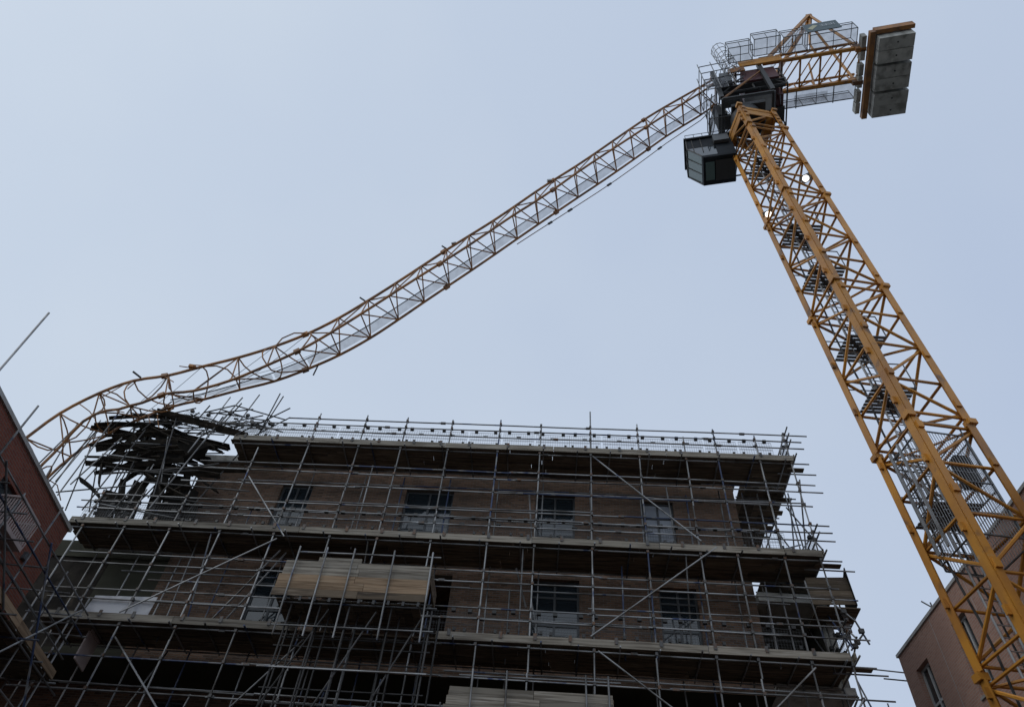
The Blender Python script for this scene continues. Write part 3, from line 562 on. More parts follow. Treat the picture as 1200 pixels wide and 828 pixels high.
lt = MB(); a0 = CN[0] * .45 + CN[1] * .6; t = (CN[1] - CN[0]).normalized() * .19     # short caged ladder in the left face
for sg in (-1, 1): lt.beam(a0 + t * sg + Vector((0, 0, 12.7)), a0 + t * sg + Vector((0, 0, 15.8)), .07, .05)
for k in range(10): lt.tube(a0 - t + Vector((0, 0, 12.9 + .3 * k)), a0 + t + Vector((0, 0, 12.9 + .3 * k)), .018, 5)
lt.build('access_ladder', 'palesteel', crane)
pts = []
for k in range(40):
    z = 4 + k * .8; s = .62 + .03 * math.sin(k * 1.3); pts.append(CN[1] * s + CN[0] * (.12 + .03 * math.sin(k * .7)) + Vector((0, 0, z)))
MB().path(pts, .03, 5).build('power_cable', 'cable', crane)
pts = [CN[1] * .3 + CN[2] * (.4 + .04 * math.sin(k)) + Vector((0, 0, 2 + k)) for k in range(34)]
MB().path(pts, .025, 5).build('power_cable', 'cable', crane)
# two lit floodlights clamped inside the mast
def floodlight(p, aim, label):
    p = Vector(p); aim = Vector(aim).normalized(); x, y = frame(aim); o = empty('floodlight', label, 'floodlight', Matrix.Translation(p))
    MB().hexa([x * a * .2 + y * b * .16 for a, b in ((-1, -1), (1, -1), (1, 1), (-1, 1))] + [x * a * .12 + y * b * .1 - aim * .2 for a, b in ((-1, -1), (1, -1), (1, 1), (-1, 1))]).build('housing', 'palesteel', o)
    MB().cyl(aim * .003, aim, .125, .125, .012, 18).build('lens', 'lamp', o)
    MB().path([x * .23 - aim * .05, x * .24 - aim * .35, x * -.24 - aim * .35, x * -.23 - aim * .05], .018, 5).build('bracket', 'steel', o)
q1 = CM @ (CN[0] * .2 + CN[3] * .72 + Vector((0, 0, 29.6))); q2 = CM @ (CN[1] * .80 + CN[0] * .12 + Vector((0, 0, 28.75)))
floodlight(q1, Vector((0, 0, 1.6)) - q1, 'lit floodlight in the mast, the higher one, between the front and right corner chords')
floodlight(q2, Vector((0, 0, 1.6)) - q2, 'lit floodlight in the mast, the lower one, beside the left corner chord')
# ---- slewing head. k runs along the counter-jib, e across it
AX = Vector((9.6, 12.97, 0)); YW = R(-14); KD = Vector((math.cos(YW), math.sin(YW), 0)); ED = Vector((-KD.y, KD.x, 0))
def H(k, e, z): return CI @ (AX + KD * k + ED * e + Vector((0, 0, z)))
HT = lambda p: H(p.x, p.y, p.z)
def hbox(name, k0, k1, e0, e1, z0, z1, m, parent=crane): return MB().box(k0, k1, e0, e1, z0, z1, HT).build(name, m, parent)
def hbar(name, a, b, r, m='steel', parent=crane): return MB().tube(H(*a), H(*b), r, 6).build(name, m, parent)
up_l = CI.to_3x3() @ Vector((0, 0, 1))
MB().cyl(Vector((0, 0, 36.4)), (0, 0, 1), .72, .72, .7, 28).build('slewing_ring', 'black', crane)
MB().hexa([cp(i, 35.9, -.03) for i in range(4)] + [cp(i, 36.74, -.03) for i in range(4)]).build('ring_support', ORG, crane) if False else None
for i in range(4):
    a, b = cp(i, 35.5, .03), cp(i + 1, 35.5, .03); MB().slab(a.lerp(b, .1), b.lerp(a, .1), cp(i + 1, 36.45, .1).lerp(cp(i, 36.45, .1), .05), cp(i, 36.45, .1).lerp(cp(i + 1, 36.45, .1), .05), .03).build('ring_support_plate', ORG, crane)
hbox('turntable', -.7, .85, -.7, .7, 37.1, 37.4, 'black')
for k in (-1.05, 1.3): hbar('turntable_beam', (k, -1.0, 37.5), (k, 1.0, 37.5), .09, 'black')
for e in (-.96, .96): hbar('turntable_beam', (-1.05, e, 37.5), (1.3, e, 37.5), .09, 'black'); hbar('turntable_brace', (-1.05, e, 37.6), (1.3, e, 40.6), .05, 'orange_dull')
hbox('turntable_post', -1.15, -.97, -1.05, -.87, 37.71, 41.3, 'black'); hbox('turntable_post', -1.15, -.97, .87, 1.05, 37.71, 41.3, 'black')
hbox('turntable_post', 1.2, 1.4, -1.05, -.87, 37.71, 41.5, 'black'); hbox('turntable_post', 1.2, 1.4, .87, 1.05, 37.71, 41.5, 'black')
hbox('side_plate', .35, 2.45, -1.14, -1.06, 41.15, 41.9, ORG); hbox('side_plate', -.3, .5, -1.13, -1.06, 40.55, 41.1, 'orange_dull'); hbox('side_plate', .1, 2.5, 1.04, 1.16, 40.9, 41.9, 'orange_dull')
hbox('cross_plate', .1, .2, -1.0, 1.0, 41.3, 41.8, 'orange_dull'); hbox('cross_plate', 2.4, 2.5, -1.0, 1.0, 41.3, 41.8, 'orange_dull')
hbox('machinery_floor', -.9, 2.3, -.75, -.3, 39.62, 39.72, 'black'); hbox('machinery_floor', -.9, 2.3, .7, 1.5, 39.62, 39.72, 'black')
hbox('power_unit', .35, 2.0, -.85, .35, 39.74, 41.2, 'maroon'); hbox('winch_motor', -.7, .1, -.4, .4, 39.74, 40.4, 'steel')
MB().cyl(H(.3, .95, 40.1), H(2.0, .95, 40.1) - H(.3, .95, 40.1), .33, .33, 1.6, 18).build('winch_drum', 'steel', crane)
hbox('gearbox', 1.9, 2.25, .1, 1.3, 39.74, 40.6, 'maroon')
for k in (-.85, .7, 2.25):
    for e in (-.7, 1.45): hbar('frame_post', (k, e, 39.0), (k, e, 41.2), .045, 'black')
for z in (39.0, 40.2, 41.2):
    for e in (-.7, 1.45): hbar('frame_rail', (-.85, e, z), (2.25, e, z), .04, 'black')
    for k in (-.85, 2.25): hbar('frame_rail', (k, -.7, z), (k, 1.45, z), .04, 'black')
for e in (-.7, 1.45): hbar('frame_brace', (-.85, e, 39.0), (.7, e, 41.2), .03, 'black'); hbar('frame_brace', (.7, e, 41.2), (2.25, e, 39.0), .03, 'black')
hbox('drip_tray', .2, 1.5, -.3, .5, 38.95, 39.02, 'palesteel')
def hscreen(name, P4, m='screen', framed=True, fm='steel'):
    a, b, c, d = [H(*p) for p in P4]; o = MB().quad(a, b, c, d).build(name, m, crane)
    if framed:
        f = MB()
        for p, q in ((a, b), (b, c), (c, d), (d, a)): f.tube(p, q, .022, 5)
        f.tube((a + b) / 2, (c + d) / 2, .018, 5); f.build('screen_frame', fm, o)
    return o
# mesh-sided platforms
def railbox(k0, k1, e0, e1, z, h=1.05, floor=True):
    if floor: hscreen('platform_grating', [(k0, e0, z), (k1, e0, z), (k1, e1, z), (k0, e1, z)], 'walk')
    hscreen('mesh_panel', [(k0, e0, z + .02), (k1, e0, z + .02), (k1, e0, z + h * .75), (k0, e0, z + h * .75)]); f = MB()
    f.path([H(k0, e0, z), H(k0, e0, z + h), H(k1, e0, z + h), H(k1, e0, z)], .02, 5); f.path([H(k0, e1, z), H(k0, e1, z + h), H(k1, e1, z + h), H(k1, e1, z)], .02, 5); f.tube(H(k0, e0, z + h), H(k0, e1, z + h), .02, 5); f.tube(H(k1, e0, z + h), H(k1, e1, z + h), .02, 5)
    f.build('handrail', 'steel', crane)
railbox(-.15, 1.05, -1.95, -1.2, 41.7); railbox(1.2, 2.5, -2.05, -1.2, 42.1); railbox(2.7, 3.9, -1.85, -1.0, 42.3)
railbox(4.0, 6.3, -1.75, -.95, 42.2); 
hscreen('platform_grating', [(2.5, 1.0, 42.05), (6.4, 1.0, 42.05), (6.4, 1.85, 42.05), (2.5, 1.85, 42.05)], 'walk')
hscreen('mesh_panel', [(2.5, 1.85, 42.1), (6.4, 1.85, 42.1), (6.4, 1.85, 42.95), (2.5, 1.85, 42.95)]); hscreen('platform_grating', [(3.3, 1.2, 42.02), (5.0, 1.2, 42.02), (5.0, 1.7, 42.02), (3.3, 1.7, 42.02)], 'walk', False)
for k in (2.5, 3.8, 5.1, 6.4): hbar('rail_post', (k, 1.85, 42.05), (k, 1.85, 43.2), .02)
hbar('handrail', (2.5, 1.85, 43.2), (6.4, 1.85, 43.2), .02); hbar('rail_bracket', (3.4, .85, 42.0), (3.4, 1.9, 42.0), .03); hbar('rail_bracket', (5.3, .85, 42.0), (5.3, 1.9, 42.0), .03)
# jib-foot platforms (mesh boxes) at the left of the head
hscreen('mesh_panel', [(-1.75, .1, 37.3), (-1.75, 1.2, 37.3), (-1.2, 1.2, 39.6), (-1.2, .1, 39.6)]); hscreen('platform_grating', [(-1.75, -.2, 37.3), (-.7, -.2, 37.3), (-.7, 1.0, 37.3), (-1.75, 1.0, 37.3)], 'walk')
hscreen('mesh_panel', [(-1.6, -1.15, 38.6), (-.6, -1.15, 38.6), (-.6, -1.15, 40.0), (-1.6, -1.15, 40.0)]); hscreen('mesh_panel', [(-1.7, -.2, 37.3), (-1.7, .9, 37.3), (-1.7, .9, 38.4), (-1.7, -.2, 38.4)])
for e in (-.2, 1.0): hbar('platform_hanger', (-1.75, e, 37.3), (-1.2, e, 40.4), .03); hbar('platform_hanger', (-.7, e, 37.3), (-1.2, e, 39.6), .025)
hbox('cable_box', -1.2, -.75, .0, .7, 38.1, 39.4, 'black')
for z in (38.7, 39.7, 40.7, 41.7):
    hbar('access_rail', (-1.65, -1.25, z), (-.3, -1.3, z), .024); hbar('access_rail', (-1.65, -1.25, z), (-1.7, .3, z), .022); hbar('access_rail', (-.3, -1.3, z), (.2, -1.35, z + .4), .02)
for k, e in ((-1.65, -1.25), (-1.0, -1.28), (-.3, -1.3), (-1.68, -.5), (-1.7, .3)): hbar('access_post', (k, e, 38.2), (k - .05, e, 42.1), .026)
for k in range(5): hbar('access_brace', (-1.6 + .3 * k, -1.27, 38.4 + .5 * k), (-1.2 + .3 * k, -1.27, 40.2 + .4 * k), .018)
hbox('control_cabinet', -.75, -.25, -1.0, -.55, 39.75, 41.0, 'steel'); hbox('control_cabinet', 1.5, 2.1, -.98, -.8, 41.92, 42.5, 'black'); hbox('oil_tank', .3, .9, .5, 1.0, 41.0, 41.5, 'palesteel')
for k in range(7): MB().path([H(-.6 + .4 * k, -.2 + rnd(-.4, .4), 39.6), H(-.5 + .4 * k, rnd(-.3, .6), 39.1 + rnd(-.2, .2)), H(-.3 + .4 * k, rnd(-.4, .8), 39.7)], .02, 5).build('hydraulic_hose', 'cable', crane)
# caged ladder
lad = MB(); base = (-.1, -.75, 39.8); tip = (-.6, -1.1, 44.6); a, b = H(*base), H(*tip); ax_ = (b - a).normalized(); x, y = frame(ax_)
for sg in (-1, 1): lad.tube(a + x * .2 * sg, b + x * .2 * sg, .022, 5)
k = .1
while k < (b - a).length: lad.tube(a + ax_ * k - x * .2, a + ax_ * k + x * .2, .014, 4); k += .3
lo = lad.build('caged_ladder', 'palesteel', crane); hp = MB()
for k in range(8):
    c = a + ax_ * (.8 + k * .57) + y * .36; hp.path([c + x * .4 * math.cos(t) + y * .4 * math.sin(t) for t in [math.pi * q / 6 for q in range(13)]], .02, 4)
for q in range(1, 12, 2): t = math.pi * q / 6; hp.tube(a + ax_ * .8 + y * .36 + x * .4 * math.cos(t) + y * .4 * math.sin(t), a + ax_ * 4.8 + y * .36 + x * .4 * math.cos(t) + y * .4 * math.sin(t), .016, 4)
hp.build('safety_hoops', 'palesteel', lo)
# cab
cab = MB()
F0, F1 = -2.45, -1.0
floor = MB().hexa([H(-2.45, .3, 34.15), H(-1.0, .3, 34.15), H(-1.0, 1.72, 34.15), H(-2.45, 1.72, 34.15), H(-2.5, .28, 34.32), H(-.95, .28, 34.32), H(-.95, 1.74, 34.32), H(-2.5, 1.74, 34.32)])
body = floor.build('cab', 'cab', crane)
MB().hexa([H(-1.75, .3, 34.325), H(-.95, .3, 34.325), H(-.95, 1.72, 34.325), H(-1.75, 1.72, 34.325), H(-1.75, .3, 36.2), H(-.95, .3, 36.2), H(-.95, 1.72, 36.2), H(-1.75, 1.72, 36.2)]).build('cab_body', 'cab', body)
hbox('cab_roof', -3.1, -.9, .22, 1.8, 36.25, 36.38, 'cab', body)
fp = MB()
for e in (.3, 1.72): fp.path([H(-2.47, e, 34.3), H(-3.05, e, 35.3), H(-3.0, e, 36.25)], .035, 5)
for z, k in ((34.35, -2.47), (35.3, -3.05)): fp.tube(H(k, .3, z), H(k, 1.72, z), .03, 5)
fp.build('window_frame', 'black', body)
for n_, P in enumerate(([(-2.46, .32, 34.35), (-2.46, 1.7, 34.35), (-3.04, 1.7, 35.3), (-3.04, .32, 35.3)], [(-3.05, .32, 35.3), (-3.05, 1.7, 35.3), (-3.0, 1.7, 36.24), (-3.0, .32, 36.24)], [(-1.76, .31, 34.35), (-2.45, .31, 34.35), (-3.03, .31, 35.3), (-1.76, .31, 35.3)], [(-1.76, 1.71, 34.35), (-2.45, 1.71, 34.35), (-3.03, 1.71, 35.3), (-1.76, 1.71, 35.3)])):
    MB().quad(*[H(*p) for p in P]).build('pane', 'cabglass' if n_ < 2 else 'pane', body)
MB().quad(*[H(*p) for p in [(-1.76, .31, 35.32), (-3.03, .31, 35.32), (-2.99, .31, 36.22), (-1.76, .31, 36.22)]]).build('side_panel', 'cab', body)
hbox('seat', -2.2, -1.85, .75, 1.25, 34.4, 35.4, 'black', body); hbox('floor_frame', -1.9, -1.05, .5, 1.5, 34.08, 34.14, 'black', body)
for e in (.5, 1.5): hbar('cab_bracket', (-1.0, e, 34.3), (.1, e, 34.3), .04); hbar('cab_bracket', (-1.0, e, 34.3), (-.4, e, 36.9), .035)
hbar('cab_bracket', (-.9, 1.0, 36.3), (-.3, .6, 37.4), .06, 'black'); hbar('cab_bracket', (-1.9, .9, 36.3), (-1.2, .6, 37.4), .06, 'black')
for k in range(6): hbar('cab_rail', (-3.0 + .4 * k, .25, 36.4), (-3.0 + .4 * k, .25, 36.75), .015, 'black', body)
hbar('cab_rail', (-3.0, .25, 36.75), (-1.0, .25, 36.75), .015, 'black', body)
for e in (.78, 1.24): MB().path([H(-2.48, e, 34.36), H(-3.07, e, 35.3), H(-3.02, e, 36.24)], .018, 5).build('window_bar', 'black', body)
for k in (-2.75, -2.35): hbar('window_bar', (k, .29, 34.75), (k, .29, 36.25), .02, 'black', body)
hbox('air_conditioner', -1.8, -1.1, .1, .27, 35.4, 36.0, 'steel', body); hbox('floor_hatch', -2.35, -1.95, .55, 1.45, 34.1, 34.145, 'cabglass', body)
for k in range(4): hbar('roof_guard', (-2.9 + .55 * k, .25, 36.4), (-2.9 + .55 * k, 1.75, 36.75), .018, 'black', body)
# counter-jib
for e in (-.82, .82):
    MB().beam(H(1.6, e, 41.9), H(6.5, e, 41.9), .16, .2, up_l).build('counter_jib_chord', ORG, crane); MB().beam(H(2.4, e, 42.75), H(6.5, e, 42.75), .1, .1, up_l).build('counter_jib_chord', ORG, crane)
    ks = [2.5, 3.4, 4.3, 5.2, 6.1, 6.5]
    for i, k in enumerate(ks[:-1]):
        hbar('counter_jib_strut', (k, e, 41.98), (k, e, 42.72), .035, ORG); hbar('counter_jib_strut', (k, e, 41.98), (ks[i + 1], e, 42.72), .03, ORG)
ks = [2.5, 3.5, 4.5, 5.5, 6.4]
for i, k in enumerate(ks):
    hbar('counter_jib_strut', (k, -.8, 41.9), (k, .8, 41.9), .05, ORG)
    if i < 4: hbar('counter_jib_strut', (k, .78, 41.88), (ks[i + 1], -.78, 41.88), .04, ORG); hbar('counter_jib_strut', (k, .8, 42.7), (ks[i + 1], -.8, 42.7), .03, ORG)
hbox('counterweight_frame', 6.6, 6.86, -1.75, 2.7, 41.15, 41.5, 'orange_dull'); hbox('counterweight_frame', 6.865, 8.7, -1.78, -1.58, 41.25, 41.75, 'orange_dull')
for e in (-.18, 1.2): hbox('counterweight_frame', 6.845, 8.7, e - .04, e + .04, 41.9, 42.05, 'orange_dull')
for k, (e0, dk) in enumerate([(-1.52, 0), (-.87, 0), (-.1, .02), (.54, .02), (1.3, .05), (1.93, .05)]):
    bk = MB().box(6.93 + dk, 8.58 + dk, e0, e0 + .62, 40.75 + rnd(-.02, .02), 41.88, HT).build('counterweight_block', 'concrete', crane)
    MB().cyl(H(7.8 + dk, e0 + .3, 40.74), H(0, 0, 39) - H(0, 0, 40), .04, .04, .03, 8).build('lifting_socket', 'black', bk)
    hbox('inner_counterweight', 6.34, 6.56, e0 + .02, e0 + .58, 41.5, 42.0, 'concrete')
for e in (-.85, .85): hbox('counterweight_hanger', 6.1, 6.595, e - .1, e + .1, 41.5, 42.2, 'orange_dull')
# gantry (A-frame) leaning back over the counter-jib
AP = (5.95, 0, 50.6)
for e in (-.85, .85):
    MB().beam(H(1.7, e, 42.0), H(AP[0] - .05, e * .25, AP[2]), .17, .17, up_l).build('gantry_leg', ORG, crane); MB().tube(H(6.3, e, 42.0), H(AP[0] + .05, e * .25, AP[2]), .075, 6).build('gantry_stay', ORG, crane)
hbox('gantry_head', AP[0] - .16, AP[0] + .16, -.28, .28, 50.45, 50.75, 'orange_dull')
for t in (.35, .62, .85): 
    k = 1.7 + (AP[0] - 1.75) * t; z = 42 + 8.6 * t; e = .85 - .64 * t; hbar('gantry_strut', (k, -e, z), (k, e, z), .04, ORG)
hbar('gantry_strut', (AP[0], -.1, 50.4), (4.6, -.5, 44.6), .07, ORG); hbar('gantry_strut', (4.6, -.5, 44.6), (4.3, -.82, 42.0), .06, ORG); hbar('gantry_strut', (4.6, .5, 44.6), (4.3, .82, 42.0), .06, ORG)
gl = MB()
for sg in (-.17, .17): gl.tube(H(2.1, -.5 + sg, 42.2), H(5.6, -.1 + sg, 49.6), .02, 5)
for k in range(22): t = k / 22; gl.tube(H(2.1 + 3.5 * t, -.67 + .4 * t, 42.2 + 7.4 * t), H(2.1 + 3.5 * t, -.33 + .4 * t, 42.2 + 7.4 * t), .014, 4)
gl.build('gantry_ladder', 'palesteel', crane)
# name board on the near handrail
SE = -1.8
sg = hbox('sign_board', 3.95, 5.6, SE - .04, SE, 42.5, 43.75, 'sign')
def splate(k0, k1, z0, z1, m, name): return MB().box(k0, k1, SE - .052, SE - .041, z0, z1, HT).build(name, m, sg)
MB().hexa([H(k, e, z) for e in (SE - .052, SE - .041) for k, z in ((4.05, 43.0), (4.22, 42.75), (4.6, 43.3), (4.4, 43.45))]).build('emblem', 'signlogo', sg)
for k, w_ in ((4.72, .03), (4.78, .08), (4.9, .03), (4.97, .09), (5.1, .03), (5.16, .03), (5.23, .08), (5.36, .05)): splate(k, k + w_, 43.0 + (.04 if w_ > .06 else 0), 43.4, 'signtext', 'lettering')
# ---- broken boom: three chords following its buckled line
JC = [[CI @ Vector(p) for p in J_] for J_ in (JU, JM, JL)]
NJ = len(JU); random.seed(17)
for c in range(3):
    for i in range(20, NJ):         # crushed end: chords kinked at the nodes
        f_ = .04 if i < 22 else .09
        JC[c][i] = JC[c][i] + Vector((rnd(-f_, f_), rnd(-f_, f_), rnd(-f_, f_) - (.1 if c and i in (23, 24) else 0)))
def sub(P, i, t): 
    n = len(P); p0, p1, p2, p3 = P[max(i - 1, 0)], P[i], P[min(i + 1, n - 1)], P[min(i + 2, n - 1)]
    return .5 * ((2 * p1) + (p2 - p0) * t + (2 * p0 - 5 * p1 + 4 * p2 - p3) * t * t + (3 * p1 - p0 - 3 * p2 + p3) * t ** 3)
random.seed(11)
segs = [(0, 4), (4, 9), (9, 14), (14, 19), (19, 23), (23, 27)]
def bentbar(name, a, b, r, parent, bend=0.):
    if bend: m_ = (a + b) / 2 + Vector((rnd(-bend, bend), rnd(-bend, bend), rnd(-bend, bend))); return MB().path([a, a.lerp(m_, .5) + (m_ - (a + b) / 2) * .25, m_, m_.lerp(b, .5) + (m_ - (a + b) / 2) * .25, b], r, 5).build(name, 'orange_dull', parent)
    return MB().tube(a, b, r, 5).build(name, 'orange_dull', parent)
for i0, i1 in segs:
    wreck = i0 >= 19; random.seed(100 + i0)
    pts = [sub(JC[0], i, t / 3) for i in range(i0, i1) for t in range(3)] + [JC[0][i1]]
    sec = MB().path(pts, .056, 6).build('boom_section', 'orange_dull', crane)
    for c in range(3): MB().beam(JC[c][i0].lerp(JC[c][i0 + 1], 0.02), JC[c][i0].lerp(JC[c][i0 + 1], .2), .15, .15).build('connector', 'orange_dull', sec)
    for c in range(3):
        pts = [sub(JC[c], i, t / 3) for i in range(i0, i1) for t in range(3)] + [JC[c][i1]]
        if i0 == 23: pts = [p + Vector((rnd(-.03, .03), rnd(-.03, .03), rnd(-.04, .04))) for p in pts]
        MB().path(pts, .052, 6).build('chord', 'orange_dull', sec) if c else None
    for i in range(i0, i1 if i1 < 27 else 28):
        u, m, l = JC[0][i], JC[1][i], JC[2][i]; be = .38 if wreck else 0
        if i == 0: u = JC[0][0]
        for a, b in ((u, l), (m, l), (u, m)):
            if not (wreck and random.random() < .15): bentbar('lacing', a, b, .028, sec, be * (random.random() < .75))
        if i + 1 < NJ and i < 27:
            u2, m2, l2 = JC[0][i + 1], JC[1][i + 1], JC[2][i + 1]
            for a, b in ((u2, l), (m2, l), (u, m2) if i % 2 else (m, u2)):
                if not (wreck and random.random() < .25): bentbar('lacing', a, b, .028, sec, be * (random.random() < .75))
    if i0 < 23:   # walkway grating along the back chord
        for i in range(i0, i1):
            if i == 13 and False: continue
            l, l2, m, m2 = JC[2][i], JC[2][i + 1], JC[1][i], JC[1][i + 1]; a, b = l.lerp(m, .05), l2.lerp(m2, .05); c, d = l2.lerp(m2, .4), l.lerp(m, .4); up = ((JC[0][i] - l) * .05)
            MB().quad(a.lerp(b, .03) + up, a.lerp(b, .97) + up, c.lerp(d, .03) + up, c.lerp(d, .97) + up).build('walkway_grating', 'walk', sec)
            MB().tube(d + up, c + up, .022, 5).build('walkway_rail', 'steel', sec)
            h1, h2 = l.lerp(JC[0][i], .35), l2.lerp(JC[0][i + 1], .35); 
            if i % 2 == 0 or i > 15: MB().tube(h1, h2, .009, 4).build('safety_line', 'steel', sec)
    if wreck:      # torn lacing sticking out of the crushed end
        for k in range(9 if i0 > 20 else 4):
            i = random.randrange(max(i0, 22), max(i1, 24)); c = random.randrange(3); a = JC[c][i].lerp(JC[c][i + 1], random.random()); d = Vector((rnd(-.9, .9), rnd(-.6, .6), rnd(-1.0, .15)))
            MB().path([a, a + d * .5 + Vector((rnd(-.2, .2), 0, rnd(-.2, .2))), a + d], .02, 5).build('torn_lacing', 'orange_dull', sec)
# pendant bar slung under the boom, splices and lamps on it
pb = [JC[2][0].lerp(JC[2][1], .2) + Vector((0, .05, -.1))] + [JC[2][i] + Vector((0, .25, -.3 * math.sin(math.pi * min(1, i / 11)) - .05)) for i in range(1, 12)]
pend = MB().path(pb, .022, 5).build('pendant_bar', 'orange_dull', crane)
for i in (3, 6, 8, 9): MB().beam(pb[i].lerp(pb[i + 1], .3), pb[i].lerp(pb[i + 1], .5), .07, .09).build('splice_plate', 'black', pend)
def boomlug(i, t, c, m, s=.16, out=.18):
    p = sub(JC[c], i, t); d = (sub(JC[c], i, min(t + .1, 1)) - p).normalized(); o_ = (JC[0][i] - JC[2][i]).normalized()
    MB().beam(p + o_ * .05 - d * .15, p + o_ * (.05 + out) + d * .1, s, s * .8).build('sheave_bracket', m, crane); MB().cyl(p + o_ * abs(out) * .5, d.cross(o_), .07, .07, .08, 10).build('sheave', 'steel', crane) if m != 'black' else None
boomlug(0, .3, 0, 'orange_dull', .16); boomlug(9, .3, 0, 'palesteel', .14, .12); boomlug(13, .7, 0, 'palesteel', .09, .1); boomlug(14, .1, 0, 'black', .05, .3); boomlug(17, .2, 0, 'black', .05, .32); boomlug(23, .9, 0, 'black', .06, .3); boomlug(22, .3, 0, 'orange_dull', .14, .1); boomlug(18, .8, 2, 'black', .05, -.4)
MB().tube(JC[0][0], H(-1.1, -.9, 41.2), .07, 6).build('boom_foot', ORG, crane); MB().tube(JC[1][0], H(-1.1, -.95, 41.0), .08, 6).build('boom_foot', ORG, crane); MB().tube(JC[2][0], H(-1.1, .95, 41.0), .08, 6).build('boom_foot', ORG, crane)
# slack hoist ropes in the wrecked end
for k in range(5):
    a, b = JC[0][19 + k], JC[2][22 + k]; MB().path([a.lerp(b, t / 6) + Vector((0, 0, -.5 * math.sin(math.pi * t / 6))) for t in range(7)], .01, 4).build('hoist_rope', 'cable', crane)
# ---------------------------------------------------------------- red brick block on the left, with balcony
LX, LZ = -13.17, 14.5
lb = empty('brick_apartment_block', 'red brick block with pale coping and white slatted balcony beside poles of its own scaffold', 'building')
PL_ = lambda x, y, z: (LX - y, x, z)       # x runs along world y, y runs into the block
wl = MB(); ops = [(15.2, 16.5, 11.9, 13.6), (11.0, 12.3, 11.9, 13.9), (15.2, 16.5, 8.8, 10.9), (7.0, 8.3, 11.9, 13.9), (11.0, 12.3, 8.8, 10.9)]
wall_with_openings(wl, -14, 18.73, 0, LZ, 0, .22, ops, PL_)
wl.quad((LX, 18.73, 0), (LX - 10, 18.73, 0), (LX - 10, 18.73, LZ), (LX, 18.73, LZ)); wl.build('wall', 'redbrick', lb)
MB().box(LX - 10, LX + .06, -14, 18.79, LZ + .003, LZ + .12).build('roof_coping', 'coping', lb)
for o_ in ops: window(lb, *o_, .15, PL_, 2, 2)
def balcony(parent, y0, y1, z0, z1, x0, x1):
    b = MB().box(x0 + .005, x1, y0, y1, z0 - .12, z0).build('balcony', 'balustrade', parent); n = int((y1 - y0) / .09)
    MB().box(x1 - .04, x1 + .02, y0 - .02, y1 + .02, z1 - .03, z1 + .03).build('top_rail', 'balustrade', b)
    for k in range(n + 1): y = y0 + (y1 - y0) * k / n; MB().box(x1 - .025, x1 - .005, y - .018, y + .018, z0, z1 - .03).build('baluster', 'balustrade', b)
    for k in range(6): x = x0 + .06 + (x1 - x0 - .1) * k / 6; MB().box(x - .018, x + .018, y1 - .03, y1 - .01, z0, z1 - .03).build('baluster', 'balustrade', b); MB().box(x - .018, x + .018, y0 + .01, y0 + .03, z0, z1 - .03).build('baluster', 'balustrade', b)
    for y in (y0, y1): MB().box(x0 + .005, x1 - .045, y - .02, y + .02, z1 - .03, z1 + .03).build('top_rail', 'balustrade', b)
balcony(lb, 15.55, 16.7, 12.45, 13.2, LX, LX + .58); balcony(lb, 11.2, 12.4, 12.45, 13.2, LX, LX + .58)
MB().box(LX + .005, LX + .1, 17.6, 17.8, 12.75, 12.95).build('wall_lamp', 'steel', lb)
# its scaffold
ls = empty('scaffolding', 'dark scaffold with an ochre board edge standing against the red brick block', 'scaffolding')
random.seed(3)
SX = -11.85
for y, t, l in [(7.6, 15.85, .1), (11.65, 15.62, -.25), (13.2, 14.1, -.1), (14.6, 12.6, 0), (16.1, 13.4, 0), (17.7, 12.6, .1), (19.3, 12.8, .1)]:
    tb('standard', (SX, y - l * 2, 0), (SX, y + l * 1.2, t), ls, 'tube'); tb('standard', (SX - 1.0, y + .3, 0), (SX - 1.0, y + .3, t - 1.3), ls, 'tube')
for z in (12.45, 11.95, 11.45, 11.1, 10.4, 9.4, 8.9, 8.0): tb('ledger', (SX + .05, 6, z), (SX + .05, 20.1 + rnd(-.6, .3), z + rnd(-.03, .03)), ls)
for z in (10.4, 8.9, 12.0): tb('ledger', (SX - 1, 6, z), (SX - 1, 19.8, z), ls)
for y in [6.5 + 1.1 * k for k in range(13)]: tb('transom', (SX - 1.25, y, 10.47), (SX + rnd(.2, .55), y, 10.47), ls); tb('transom', (SX - 1.25, y + .4, 12.02), (SX + rnd(.1, .4), y + .4, 12.02), ls)
for k in range(5):
    y = 6
    while y < 19.7: e = min(y + 3.9, 19.75); board('deck_board', (SX - .12 - .232 * k, y, 10.54), (SX - .12 - .232 * k, e - .01, 10.54), .222, 'board', ls); y = e
y = 6
for e in (9.5, 13.3, 17.2, 19.72): board('toe_board', (SX + .05, y, 10.67), (SX + .05, e - .01, 10.67 + rnd(-.01, .01)), .04, 'newboard' if e != 13.3 else 'toe', ls, .23); y = e
tb('brace', (SX + .1, 16.2, 8.9), (SX + .1, 19.2, 12.3), ls); tb('brace', (SX + .1, 13.3, 12.5), (SX + .1, 16.3, 10.5), ls); tb('brace', (SX + .1, 16.4, 12.5), (SX + .1, 19.2, 9.5), ls)
pp = empty('balustrade_panel', 'pinkish white slatted balcony panel standing on edge among the tubes beside the third lift', 'panel', Matrix.Translation((-11.9, 20.35, 11.5)))
MB().box(-.02, .02, 0, .75, 0, .85).build('panel_sheet', 'balustrade', pp)
for k in range(9): MB().box(.02, .06, .04 + .085 * k, .07 + .085 * k, .85, .93).build('panel_bar', 'balustrade', pp)
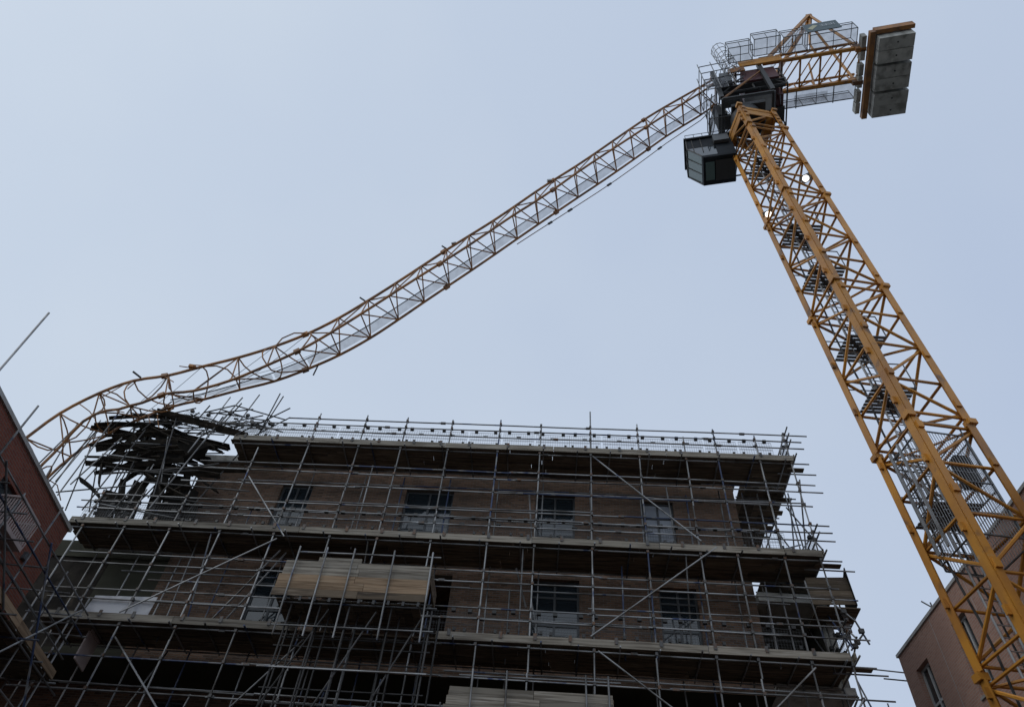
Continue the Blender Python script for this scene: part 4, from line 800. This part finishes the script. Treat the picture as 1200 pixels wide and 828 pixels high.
# ---------------------------------------------------------------- dusty red block on the right
RXX, RZ = 13.24, 15.29
rb = empty('brick_apartment_block', 'dusty pink brick block with deep set tall windows behind the crane mast', 'building')
PR = lambda x, y, z: (RXX + y, 22.6 - x, z)
wl = MB(); ops = [(.72, 1.55, 12.3, 14.45), (3.35, 4.15, 12.3, 14.48), (5.6, 6.4, 12.3, 14.4), (7.6, 8.8, 12.3, 14.4), (.72, 1.55, 9.2, 11.35), (3.35, 4.15, 9.2, 11.35), (5.6, 6.4, 9.2, 11.35), (10.6, 11.8, 12.3, 14.4), (7.6, 8.8, 9.2, 11.35)]
wall_with_openings(wl, 0, 36, 0, RZ, 0, .24, ops, PR)
wl.quad((RXX, 22.6, 0), (RXX, 22.6, RZ), (RXX + 10, 22.6, RZ), (RXX + 10, 22.6, 0)); wl.build('wall', 'pinkbrick', rb)
MB().box(RXX - .05, RXX + 10, -13.4, 22.65, RZ + .003, RZ + .1).build('roof_coping', 'coping', rb)
for a, b, c, d in ops: window(rb, a, b, c, d, .19, PR, 2, 2, 'whiteframe', 'pane', [c, c + 1.0, d]); MB().hexa([PR(*p) for p in ((a - .05, -.05, c - .07), (b + .05, -.05, c - .07), (b + .05, .1, c - .07), (a - .05, .1, c - .07), (a - .05, -.05, c - .003), (b + .05, -.05, c - .003), (b + .05, .1, c - .003), (a - .05, .1, c - .003))]).build('window_sill', 'coping', rb)
for y in (20.2, 17.9): MB().box(RXX - .004, RXX - .001, y - .01, y + .01, 0, RZ).build('movement_joint', 'coping', rb)
rs = empty('scaffolding', 'few scaffold poles showing past the roof corner of the dusty pink brick block', 'scaffolding')
for a, b in [((13.6, 23.0, 15.0), (12.35, 23.0, 15.02)), ((13.5, 23.05, 14.75), (12.75, 23.05, 14.75)), ((13.9, 20.2, 15.42), (13.3, 20.3, 15.95)), ((13.6, 20.3, 15.4), (13.45, 20.1, 15.8)), ((12.9, 23.6, 0), (12.9, 23.6, 14.2)), ((13.4, 23.7, 0), (13.4, 23.7, 13.9)), ((13.6, 23.6, 13.9), (12.3, 23.6, 13.9)), ((13.6, 23.6, 12), (12.3, 23.6, 12)), ((13.6, 22.9, 0), (13.6, 22.9, 15.3))]: tb('standard' if abs(a[2] - b[2]) > 3 else 'ledger', a, b, rs, 'tube')
